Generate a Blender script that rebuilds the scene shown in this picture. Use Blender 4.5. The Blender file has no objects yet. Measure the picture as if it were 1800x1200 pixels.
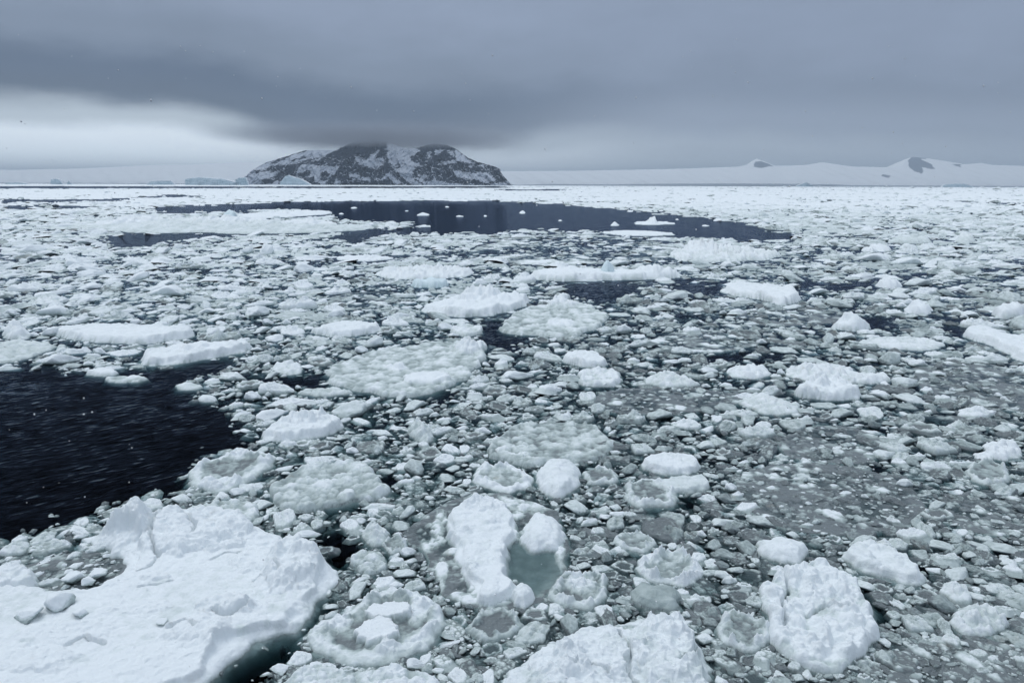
import bpy, bmesh, math, random
import numpy as np
from mathutils import Vector, Matrix, noise as mnoise

# ---------------------------------------------------------------- camera
C = bpy.context.scene.collection
SC = bpy.context.scene
F = 1285.0                     # focal length in pixels of an 1800 px wide frame
PITCH = math.atan((600 - 324.5) / F)
ROLL = math.radians(0.22)
CH = 12.0                      # camera height over the sea
cam_d = bpy.data.cameras.new('camera')
cam_d.sensor_width = 36.0
cam_d.lens = 36.0 * F / 1800.0
cam_d.clip_start = 0.3
cam_d.clip_end = 120000
cam = bpy.data.objects.new('camera', cam_d)
C.objects.link(cam)
RM = Matrix.Rotation(math.pi / 2 - PITCH, 4, 'X') @ Matrix.Rotation(ROLL, 4, 'Z')
cam.matrix_world = Matrix.Translation((0, 0, CH)) @ RM
SC.camera = cam
R3 = np.array(RM.to_3x3())

def dirs(px, py):
    px = np.asarray(px, float); py = np.asarray(py, float)
    d = np.stack([px - 900, 600 - py, -F * np.ones_like(px)], -1)
    return d @ R3.T
def P(px, py, z=0.0):
    d = dirs(px, py)
    t = (z - CH) / d[..., 2]
    return d[..., 0] * t, d[..., 1] * t
def proj(x, y, z=0.0):
    v = np.stack([x, y, np.zeros_like(x) + z - CH], -1) @ R3
    return 900 + F * v[..., 0] / -v[..., 2], 600 - F * v[..., 1] / -v[..., 2]
def azel(px, py):
    d = dirs(px, py)
    return math.atan2(d[0], d[1]), math.atan2(d[2], math.hypot(d[0], d[1]))

# ---------------------------------------------------------------- light
SUN_EL, SUN_AZ = math.radians(52), math.radians(-55)     # azimuth from +Y towards +X
world = bpy.data.worlds.new('World'); SC.world = world
world.use_nodes = True
wn, wl = world.node_tree.nodes, world.node_tree.links
wn.clear()
def N(nt, t, **kw):
    n = nt.nodes.new(t)
    for k, v in kw.items():
        setattr(n, k, v)
    return n
def MATH(nt, op, a, b=None, c=None, clamp=False):
    n = nt.nodes.new('ShaderNodeMath'); n.operation = op; n.use_clamp = clamp
    for i, v in enumerate((a, b, c)):
        if v is None: continue
        if isinstance(v, (int, float)): n.inputs[i].default_value = v
        else: nt.links.new(v, n.inputs[i])
    return n.outputs[0]
def RAMP(nt, fac, stops, interp='EASE'):
    n = nt.nodes.new('ShaderNodeValToRGB')
    n.color_ramp.interpolation = interp
    el = n.color_ramp.elements
    el[0].position = stops[0][0]; el[1].position = stops[-1][0]
    for s in stops[1:-1]: el.new(s[0])
    for e, s in zip(sorted(el, key=lambda e: e.position), stops):
        c = s[1]
        e.color = (c, c, c, 1) if isinstance(c, (int, float)) else (*c, 1)
    nt.links.new(fac, n.inputs[0])
    return n.outputs[0]
def MIXC(nt, fac, a, b, mode='MIX'):
    n = nt.nodes.new('ShaderNodeMix'); n.data_type = 'RGBA'; n.blend_type = mode
    for s, v in ((n.inputs[0], fac), (n.inputs[6], a), (n.inputs[7], b)):
        if isinstance(v, (int, float)): s.default_value = v
        elif isinstance(v, tuple): s.default_value = (*v, 1)
        else: nt.links.new(v, s)
    return n.outputs[2]
def lin(r, g, b):
    return tuple(((c / 255) / 12.92 if c <= 10 else ((c / 255 + .055) / 1.055) ** 2.4) for c in (r, g, b))

nt = world.node_tree
tc = N(nt, 'ShaderNodeTexCoord')
sep = N(nt, 'ShaderNodeSeparateXYZ'); wl.new(tc.outputs['Generated'], sep.inputs[0])
az = MATH(nt, 'ARCTAN2', sep.outputs[0], sep.outputs[1])
elv = MATH(nt, 'ARCSINE', sep.outputs[2])
# soft cloud texture in (azimuth, elevation)
comb = N(nt, 'ShaderNodeCombineXYZ')
wl.new(MATH(nt, 'MULTIPLY', az, 1.0), comb.inputs[0]); wl.new(MATH(nt, 'MULTIPLY', elv, 2.6), comb.inputs[1])
n1 = N(nt, 'ShaderNodeTexNoise'); n1.inputs['Scale'].default_value = 3.2; n1.inputs['Detail'].default_value = 5; n1.inputs['Roughness'].default_value = .5
wl.new(comb.outputs[0], n1.inputs['Vector'])
n2 = N(nt, 'ShaderNodeTexNoise'); n2.inputs['Scale'].default_value = 9; n2.inputs['Detail'].default_value = 6; n2.inputs['Roughness'].default_value = .55
wl.new(comb.outputs[0], n2.inputs['Vector'])
nn1 = MATH(nt, 'SUBTRACT', n1.outputs[0], .5); nn2 = MATH(nt, 'SUBTRACT', n2.outputs[0], .5)
# height of the cloud base along the horizon
AZR = math.radians(50)
stops = []
for px, py in ((0, 198), (150, 200), (300, 209), (400, 222), (500, 248), (600, 262), (760, 268), (900, 262), (1020, 246), (1200, 238), (1500, 250), (1800, 262)):
    a, e = azel(px, py); stops.append((.5 + a / (2 * AZR), e / .25))
azf = MATH(nt, 'MULTIPLY_ADD', az, 1 / (2 * AZR), .5, clamp=True)
edge = MATH(nt, 'MULTIPLY', RAMP(nt, azf, stops, 'LINEAR'), .25)
t = MATH(nt, 'SUBTRACT', elv, edge)
t = MATH(nt, 'MULTIPLY_ADD', nn1, .022, t)
t = MATH(nt, 'MULTIPLY_ADD', nn2, .03, t)
tf = MATH(nt, 'MULTIPLY_ADD', t, 1 / .4, .25, clamp=True)      # t -0.1..0.3 -> 0..1
def tp(v): return .25 + v / .4
left = RAMP(nt, tf, [(0.0, (.98, 1.12, 1.25)), (tp(-.045), (1.05, 1.2, 1.33)), (tp(-.022), (.98, 1.1, 1.22)), (tp(.002), (.55, .64, .73)), (tp(.030), lin(94, 108, 129)), (tp(.055), lin(94, 109, 132)), (tp(.095), lin(128, 142, 163)), (tp(.16), lin(145, 159, 182)), (1.0, lin(149, 163, 186))])
right = RAMP(nt, tf, [(0.0, lin(186, 200, 216)), (tp(-.04), lin(188, 202, 217)), (tp(-.015), lin(176, 190, 207)), (tp(.02), lin(150, 164, 185)),
                      (tp(.06), lin(134, 148, 170)), (tp(.11), lin(142, 156, 179)), (1.0, lin(150, 164, 187))])
a0, _ = azel(700, 250); a1, _ = azel(1250, 250)
mr = N(nt, 'ShaderNodeMapRange', interpolation_type='SMOOTHSTEP')
mr.inputs[1].default_value = a0; mr.inputs[2].default_value = a1
wl.new(az, mr.inputs[0])
cl = MIXC(nt, mr.outputs[0], left, right)
# gentle mottling of the cloud
mot = MATH(nt, 'MULTIPLY_ADD', nn2, .20, 1.0); mot = MATH(nt, 'MULTIPLY_ADD', nn1, .16, mot)
cl = MIXC(nt, 1.0, cl, mot, 'MULTIPLY')
# thinner, brighter cloud overhead
up = RAMP(nt, MATH(nt, 'MULTIPLY', elv, 2 / math.pi, clamp=True), [(0, .25), (.17, .25), (.36, .30), (.6, .68), (1, 1.0)], 'LINEAR')
cl = MIXC(nt, 1.0, cl, MATH(nt, 'MULTIPLY', up, 4.0), 'MULTIPLY')
warm = RAMP(nt, MATH(nt, 'MULTIPLY', elv, 2 / math.pi, clamp=True), [(0, 1.0), (.2, 1.0), (.45, (1.12, 1.0, .84)), (1, (1.12, 1.0, .84))], 'LINEAR')
cl = MIXC(nt, 1.0, cl, warm, 'MULTIPLY')
sky = N(nt, 'ShaderNodeTexSky', sky_type='NISHITA', sun_disc=False)
sky.sun_elevation = SUN_EL; sky.sun_rotation = SUN_AZ
skyc = MIXC(nt, 1.0, sky.outputs[0], (.1, .1, .1), 'MULTIPLY')
full = MIXC(nt, .05, cl, skyc)
bg = N(nt, 'ShaderNodeBackground'); bg.inputs[1].default_value = 1.0
wl.new(full, bg.inputs[0])
wo = N(nt, 'ShaderNodeOutputWorld'); wl.new(bg.outputs[0], wo.inputs[0])

sun_d = bpy.data.lights.new('sun', 'SUN'); sun_d.energy = 0.9; sun_d.angle = math.radians(24); sun_d.color = (1, .98, .95)
sun = bpy.data.objects.new('sun', sun_d); C.objects.link(sun)
sdir = Vector((math.sin(SUN_AZ) * math.cos(SUN_EL), math.cos(SUN_AZ) * math.cos(SUN_EL), math.sin(SUN_EL)))
sun.rotation_euler = sdir.to_track_quat('Z', 'Y').to_euler()
SC.view_settings.view_transform = 'Standard'; SC.view_settings.look = 'None'
SC.view_settings.exposure = 0.0; SC.view_settings.gamma = 1
SC.render.engine = 'CYCLES'
SC.cycles.max_bounces = 6; SC.cycles.diffuse_bounces = 3; SC.cycles.glossy_bounces = 2; SC.cycles.transparent_max_bounces = 12
SC.cycles.volume_bounces = 0; SC.cycles.use_denoising = True

# ---------------------------------------------------------------- numpy noise
def hsh(ix, iy, seed):
    with np.errstate(over='ignore'):
        h = (ix.astype(np.int64) * 374761393 + iy.astype(np.int64) * 668265263 + seed * 2246822519) & 0xffffffff
        h = ((h ^ (h >> 13)) * 1274126177) & 0xffffffff
        h = ((h ^ (h >> 15)) * 2654435761) & 0xffffffff
        h = h ^ (h >> 16)
    return (h & 0xffffff) / float(0x1000000)
def gnoise(x, y, seed):
    ix = np.floor(x); iy = np.floor(y); fx = x - ix; fy = y - iy
    u = fx * fx * fx * (fx * (fx * 6 - 15) + 10); v = fy * fy * fy * (fy * (fy * 6 - 15) + 10)
    r = []
    for dx, dy in ((0, 0), (1, 0), (0, 1), (1, 1)):
        a = hsh(ix + dx, iy + dy, seed) * 2 * math.pi
        r.append(np.cos(a) * (fx - dx) + np.sin(a) * (fy - dy))
    return 1.5 * ((r[0] * (1 - u) + r[1] * u) * (1 - v) + (r[2] * (1 - u) + r[3] * u) * v)
def fbm(x, y, seed, octv=4, gain=.5):
    s = 0; a = 1.0; f = 1.0
    for o in range(octv):
        s = s + a * gnoise(x * f + 13.7 * o, y * f - 7.1 * o, seed + o * 17); a *= gain; f *= 2.03
    return s
def billow(x, y, seed, octv=4, gain=.55):
    s = 0; a = 1.0; f = 1.0
    for o in range(octv):
        s = s + a * (1 - 2.2 * np.abs(gnoise(x * f + 3.7 * o, y * f - 9.1 * o, seed + o * 31))); a *= gain; f *= 2.1
    return s
def cells(x, y, seed, pw=3.0, rmin=.45, rmax=.8, tilt=.35, prob=None, drop=2.5):
    """jumble of tilted rounded plates, one per jittered cell; returns (height, id value)"""
    ix = np.floor(x); iy = np.floor(y)
    best = np.full(x.shape, -9.0); idv = np.zeros(x.shape)
    for dx in (-1, 0, 1):
        for dy in (-1, 0, 1):
            cx = ix + dx; cy = iy + dy
            px_ = cx + .15 + .7 * hsh(cx, cy, seed); py_ = cy + .15 + .7 * hsh(cx, cy, seed + 1)
            h = hsh(cx, cy, seed + 2); r = rmin + (rmax - rmin) * hsh(cx, cy, seed + 3)
            an = 6.283 * hsh(cx, cy, seed + 4); st = 1 + .5 * hsh(cx, cy, seed + 6)
            ex = x - px_; ey = y - py_
            a = (np.cos(an) * ex + np.sin(an) * ey) / st; b = (-np.sin(an) * ex + np.cos(an) * ey) * st ** .3
            d = np.sqrt(a * a + b * b) / r
            v = h + tilt * (a * (h - .3)) * 2 - drop * d ** pw * .6
            if prob is not None:
                v = np.where(hsh(cx, cy, seed + 5) < prob, v, -9)
            m = v > best
            best = np.where(m, v, best); idv = np.where(m, h, idv)
    return best, idv
def rubble(x, y, seed):
    a, _ = cells(x, y, seed, 2.5, .5, .9, .8)
    b, _ = cells(x * 2.2 + 5, y * 2.2, seed + 50, 2.5, .5, .9, .8)
    c, _ = cells(x * 4.9 + 5, y * 4.9, seed + 90, 2.5, .5, .9, .8)
    a = np.clip(a, -.6, 1); b = np.clip(b, -.6, 1); c = np.clip(c, -.6, 1)
    return .6 * a + .32 * b + .15 * c
def sstep(a, b, x):
    t_ = np.clip((x - a) / (b - a), 0, 1); return t_ * t_ * (3 - 2 * t_)
def sdf_poly(x, y, poly):
    """signed distance, positive inside"""
    sh = x.shape; x = x.ravel(); y = y.ravel()
    d = np.full(x.shape, 1e18); ins = np.zeros(x.shape, bool)
    n = len(poly)
    for i in range(n):
        ax, ay = poly[i]; bx, by = poly[(i + 1) % n]
        ex, ey = bx - ax, by - ay; wx = x - ax; wy = y - ay
        q = np.clip((wx * ex + wy * ey) / (ex * ex + ey * ey + 1e-12), 0, 1)
        d = np.minimum(d, (wx - ex * q) ** 2 + (wy - ey * q) ** 2)
        if ey != 0:
            c = ((ay <= y) & (y < by)) | ((by <= y) & (y < ay))
            ins ^= c & (x < ax + ex * (y - ay) / ey)
    d = np.sqrt(d)
    return np.where(ins, d, -d).reshape(sh)
def smooth_poly(pts, k=5):
    p = np.array(pts, float); n = len(p); out = []
    for i in range(n):
        p0, p1, p2, p3 = p[i - 1], p[i], p[(i + 1) % n], p[(i + 2) % n]
        for j in range(k):
            t_ = j / k
            out.append(.5 * ((2 * p1) + (-p0 + p2) * t_ + (2 * p0 - 5 * p1 + 4 * p2 - p3) * t_ ** 2 + (-p0 + 3 * p1 - 3 * p2 + p3) * t_ ** 3))
    return np.array(out)

# ---------------------------------------------------------------- mesh helpers
def mesh_from(name, co, quads, mats, attrs=None, smooth=True):
    used = np.unique(quads)
    remap = np.full(len(co), -1, np.int64); remap[used] = np.arange(len(used))
    co = co[used]; quads = remap[quads]
    me = bpy.data.meshes.new(name)
    k = quads.shape[1]
    me.vertices.add(len(co)); me.vertices.foreach_set('co', np.ascontiguousarray(co, np.float32).ravel())
    me.loops.add(quads.size); me.loops.foreach_set('vertex_index', quads.astype(np.int32).ravel())
    me.polygons.add(len(quads))
    me.polygons.foreach_set('loop_start', np.arange(0, quads.size, k, dtype=np.int32))
    me.polygons.foreach_set('loop_total', np.full(len(quads), k, np.int32))
    me.polygons.foreach_set('use_smooth', np.full(len(quads), smooth, bool))
    me.update(calc_edges=True)
    for an, av in (attrs or {}).items():
        a = me.attributes.new(an, 'FLOAT', 'POINT'); a.data.foreach_set('value', np.ascontiguousarray(av[used], np.float32))
    for m in mats: me.materials.append(m)
    return me
def grid_quads(nr, nc):
    i = np.arange(nr * nc).reshape(nr, nc)
    return np.stack([i[:-1, :-1], i[:-1, 1:], i[1:, 1:], i[1:, :-1]], -1).reshape(-1, 4)
def link(name, me, parent=None, loc=None):
    o = bpy.data.objects.new(name, me); C.objects.link(o)
    if parent is not None: o.parent = parent
    if loc is not None: o.location = loc
    return o
def tag(o, label=None, cat=None, group=None, kind=None):
    for k, v in (('label', label), ('category', cat), ('group', group), ('kind', kind)):
        if v: o[k] = v
    return o

# ---------------------------------------------------------------- materials
def new_mat(name):
    m = bpy.data.materials.new(name); m.use_nodes = True
    m.node_tree.nodes.clear(); return m, m.node_tree
SNOW = (.80, .86, .885); SLUSH = (.175, .205, .215); DIRT = (.40, .36, .28)
def ice_material(name, kind='VERT', blue=0.0):
    m, nt = new_mat(name)
    out = N(nt, 'ShaderNodeOutputMaterial'); bs = N(nt, 'ShaderNodeBsdfPrincipled')
    nt.links.new(bs.outputs[0], out.inputs[0])
    wet = N(nt, 'ShaderNodeAttribute', attribute_name='wet').outputs['Fac']
    geo = N(nt, 'ShaderNodeNewGeometry')
    if kind == 'INST':
        tone = N(nt, 'ShaderNodeAttribute', attribute_name='tone', attribute_type='INSTANCER').outputs['Fac']
        wet = MATH(nt, 'ADD', wet, tone)
    elif kind == 'OBJ':
        tone = N(nt, 'ShaderNodeAttribute', attribute_name='tone', attribute_type='OBJECT').outputs['Fac']
        wet = MATH(nt, 'ADD', wet, tone)
    nz = N(nt, 'ShaderNodeTexNoise'); nz.inputs['Scale'].default_value = 2.2; nz.inputs['Detail'].default_value = 6; nz.inputs['Roughness'].default_value = .62
    nt.links.new(geo.outputs['Position'], nz.inputs['Vector'])
    w2 = MATH(nt, 'MULTIPLY_ADD', MATH(nt, 'SUBTRACT', nz.outputs[0], .5), .7, wet, clamp=True)
    w2 = MATH(nt, 'MAXIMUM', w2, 0.0)
    col = RAMP(nt, w2, [(0, SNOW), (.3, (.62, .70, .70)), (.65, (.36, .435, .43)), (1, SLUSH)], 'LINEAR')
    if blue: col = MIXC(nt, blue, col, (.42, .66, .74))
    # a few dingy stains
    nd = N(nt, 'ShaderNodeTexNoise'); nd.inputs['Scale'].default_value = .55; nd.inputs['Detail'].default_value = 7; nd.inputs['Roughness'].default_value = .7
    nt.links.new(geo.outputs['Position'], nd.inputs['Vector'])
    df = N(nt, 'ShaderNodeMapRange'); nt.links.new(nd.outputs[0], df.inputs[0])
    df.inputs[1].default_value = .62; df.inputs[2].default_value = .78; df.inputs[3].default_value = 0; df.inputs[4].default_value = .45
    col = MIXC(nt, df.outputs[0], col, DIRT)
    nt.links.new(col, bs.inputs['Base Color'])
    nt.links.new(MATH(nt, 'MULTIPLY_ADD', w2, -.45, .75), bs.inputs['Roughness'])
    bs.inputs['IOR'].default_value = 1.31
    bs.inputs['Specular IOR Level'].default_value = .4
    nb = N(nt, 'ShaderNodeTexNoise'); nb.inputs['Scale'].default_value = 9; nb.inputs['Detail'].default_value = 7; nb.inputs['Roughness'].default_value = .68
    nt.links.new(geo.outputs['Position'], nb.inputs['Vector'])
    bp = N(nt, 'ShaderNodeBump'); bp.inputs['Strength'].default_value = .7; bp.inputs['Distance'].default_value = .075
    nt.links.new(nb.outputs[0], bp.inputs['Height']); nt.links.new(bp.outputs[0], bs.inputs['Normal'])
    return m
M_ICE = ice_material('ice'); M_INST = ice_material('brash', 'INST'); M_OBJ = ice_material('cake', 'OBJ'); M_BLUE = ice_material('blue_ice', 'VERT', .32)

def water_material():
    m, nt = new_mat('sea_water')
    out = N(nt, 'ShaderNodeOutputMaterial')
    geo = N(nt, 'ShaderNodeNewGeometry')
    def layer(across, along, rot, slope, detail, dist=.5):
        mp = N(nt, 'ShaderNodeMapping'); mp.inputs['Rotation'].default_value = (0, 0, -rot)
        nt.links.new(geo.outputs['Position'], mp.inputs['Vector'])
        m2 = N(nt, 'ShaderNodeVectorMath', operation='MULTIPLY'); nt.links.new(mp.outputs[0], m2.inputs[0]); m2.inputs[1].default_value = (along, across, 1)
        nz = N(nt, 'ShaderNodeTexNoise', noise_dimensions='2D'); nz.inputs['Scale'].default_value = 1; nz.inputs['Detail'].default_value = detail; nz.inputs['Roughness'].default_value = .55; nz.inputs['Distortion'].default_value = dist
        nt.links.new(m2.outputs[0], nz.inputs['Vector'])
        f = MATH(nt, 'MULTIPLY', MATH(nt, 'SUBTRACT', nz.outputs[0], .5), slope)
        cv = N(nt, 'ShaderNodeCombineXYZ'); nt.links.new(MATH(nt, 'MULTIPLY', f, -math.sin(rot)), cv.inputs[0]); nt.links.new(MATH(nt, 'MULTIPLY', f, math.cos(rot)), cv.inputs[1])
        return cv.outputs[0]
    a = layer(5.2, 1.3, .72, .62, 2, .5); b = layer(.8, .3, .3, .25, 2)
    ad = N(nt, 'ShaderNodeVectorMath', operation='ADD'); nt.links.new(a, ad.inputs[0]); nt.links.new(b, ad.inputs[1])
    ad2 = N(nt, 'ShaderNodeVectorMath', operation='ADD'); nt.links.new(ad.outputs[0], ad2.inputs[0]); ad2.inputs[1].default_value = (0, 0, 1)
    nr = N(nt, 'ShaderNodeVectorMath', operation='NORMALIZE'); nt.links.new(ad2.outputs[0], nr.inputs[0])
    fr = N(nt, 'ShaderNodeFresnel'); fr.inputs[0].default_value = 1.333; nt.links.new(nr.outputs[0], fr.inputs['Normal'])
    frc = MATH(nt, 'MINIMUM', MATH(nt, 'MULTIPLY', MATH(nt, 'POWER', fr.outputs[0], 1.7), 1.15), .46)
    tr = N(nt, 'ShaderNodeBsdfTransparent')
    gl = N(nt, 'ShaderNodeBsdfGlossy'); gl.inputs['Roughness'].default_value = .04; gl.inputs[0].default_value = (.40, .48, .62, 1); nt.links.new(nr.outputs[0], gl.inputs['Normal'])
    mx = N(nt, 'ShaderNodeMixShader'); nt.links.new(frc, mx.inputs[0]); nt.links.new(tr.outputs[0], mx.inputs[1]); nt.links.new(gl.outputs[0], mx.inputs[2])
    nt.links.new(mx.outputs[0], out.inputs[0])
    va = N(nt, 'ShaderNodeVolumeAbsorption'); va.inputs[0].default_value = (.20, .38, .41, 1); va.inputs[1].default_value = 4.8
    nt.links.new(va.outputs[0], out.inputs['Volume'])
    return m
def plain(name, col, rough=.9):
    m, nt = new_mat(name)
    out = N(nt, 'ShaderNodeOutputMaterial'); bs = N(nt, 'ShaderNodeBsdfPrincipled'); nt.links.new(bs.outputs[0], out.inputs[0])
    bs.inputs['Base Color'].default_value = (*col, 1); bs.inputs['Roughness'].default_value = rough
    return m

def box(name, x0, x1, y0, y1, z0, z1, mat):
    bm = bmesh.new(); bmesh.ops.create_cube(bm, size=1)
    for v in bm.verts:
        v.co = Vector((x0 if v.co.x < 0 else x1, y0 if v.co.y < 0 else y1, z0 if v.co.z < 0 else z1))
    me = bpy.data.meshes.new(name); bm.to_mesh(me); bm.free(); me.materials.append(mat)
    return link(name, me)
W = 45000
water = tag(box('water', -W, W, -400, 60000, -5.0, 0.0, water_material()), kind='structure')
bed = tag(box('seabed', -W, W, -400, 60000, -9.0, -5.2, plain('seabed', (.01, .014, .018))), kind='structure')

# ---------------------------------------------------------------- open leads in the ice (traced on the water plane)
LEADS = [
    [(-260, 636), (0, 636), (90, 642), (150, 650), (250, 644), (400, 628), (425, 640), (400, 655), (330, 668), (345, 700), (405, 705), (415, 740), (450, 765), (465, 775), (400, 790), (345, 808), (328, 830), (335, 858), (290, 872), (220, 885), (150, 908), (60, 935), (0, 955), (-260, 1000)],
    [(255, 366), (400, 358), (560, 354), (860, 352), (990, 360), (1080, 368), (1150, 373), (1230, 382), (1310, 393), (1410, 418), (1330, 426), (1190, 417), (1100, 410), (1000, 406), (930, 404), (850, 412), (760, 409), (690, 413), (620, 425), (570, 418), (640, 404), (760, 398), (700, 390), (600, 388), (575, 374), (500, 368), (400, 374), (300, 378)],
    [(0, 351), (180, 350), (300, 343), (400, 345), (250, 350), (180, 356), (0, 358)],
    [(0, 362), (170, 361), (180, 366), (60, 368), (0, 368)],
    [(180, 415), (330, 408), (420, 412), (300, 428), (200, 440)],
    [(970, 507), (1010, 497), (1200, 490), (1240, 494), (1140, 505), (1080, 530), (1050, 536), (1000, 520)],
    [(1380, 497), (1480, 496), (1560, 488), (1640, 490), (1560, 497), (1490, 510), (1410, 505)],
    [(835, 590), (850, 562), (890, 560), (880, 575), (925, 588), (930, 602), (890, 616), (850, 608)],
    [(1210, 605), (1260, 612), (1320, 613), (1385, 628), (1340, 640), (1260, 630)],
    [(560, 935), (600, 925), (640, 950), (620, 985), (600, 1020), (560, 1040), (570, 990)],
    [(540, 1050), (590, 1050), (560, 1100), (520, 1140), (470, 1200), (380, 1260), (300, 1240), (420, 1150)],
    [(1500, 1030), (1540, 1040), (1570, 1075), (1560, 1100), (1530, 1095)],
    [(1590, 975), (1640, 990), (1640, 1020), (1600, 1015)],
    [(1170, 870), (1220, 865), (1230, 888), (1190, 897)],
    [(1480, 815), (1560, 815), (1560, 828), (1500, 828)],
    [(1190, 505), (1230, 495), (1270, 500), (1290, 520), (1220, 522)],
    [(1500, 553), (1590, 555), (1600, 568), (1530, 575)],
    [(1640, 577), (1700, 572), (1700, 586), (1655, 590)],
    [(700, 680), (790, 688), (800, 702), (720, 708)],
    [(660, 835), (700, 830), (700, 860), (680, 870)],
    [(420, 655), (560, 660), (640, 672), (560, 685), (450, 676)],
    [(-200, 327), (400, 328), (900, 327.5), (900, 331), (400, 331.5), (-200, 333)],
    [(0, 530), (60, 523), (60, 530), (0, 540)], [(1650, 353), (1800, 357), (1800, 360), (1700, 358)],
    [(880, 333), (1000, 333), (1000, 336), (880, 336)], [(830, 437), (850, 432), (855, 443), (820, 448)],
    [(730, 590), (760, 586), (790, 592), (740, 600)], [(540, 880), (570, 878), (620, 880), (640, 893), (560, 905)],
    [(840, 590), (860, 600), (840, 606), (820, 598)],
]
def lead_field(px, py):
    """>0 inside open water, in picture-size units at that distance"""
    best = np.full(px.shape, -1e9)
    for L in LEADS:
        a = np.array(L, float)
        m = (px > a[:, 0].min() - 30) & (px < a[:, 0].max() + 30) & (py > a[:, 1].min() - 30) & (py < a[:, 1].max() + 30)
        if not m.any(): continue
        s = np.where(True, -1e9, px[m]); s = sdf_poly(px[m], py[m], a)
        best[m] = np.maximum(best[m], s)
    return best

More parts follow.
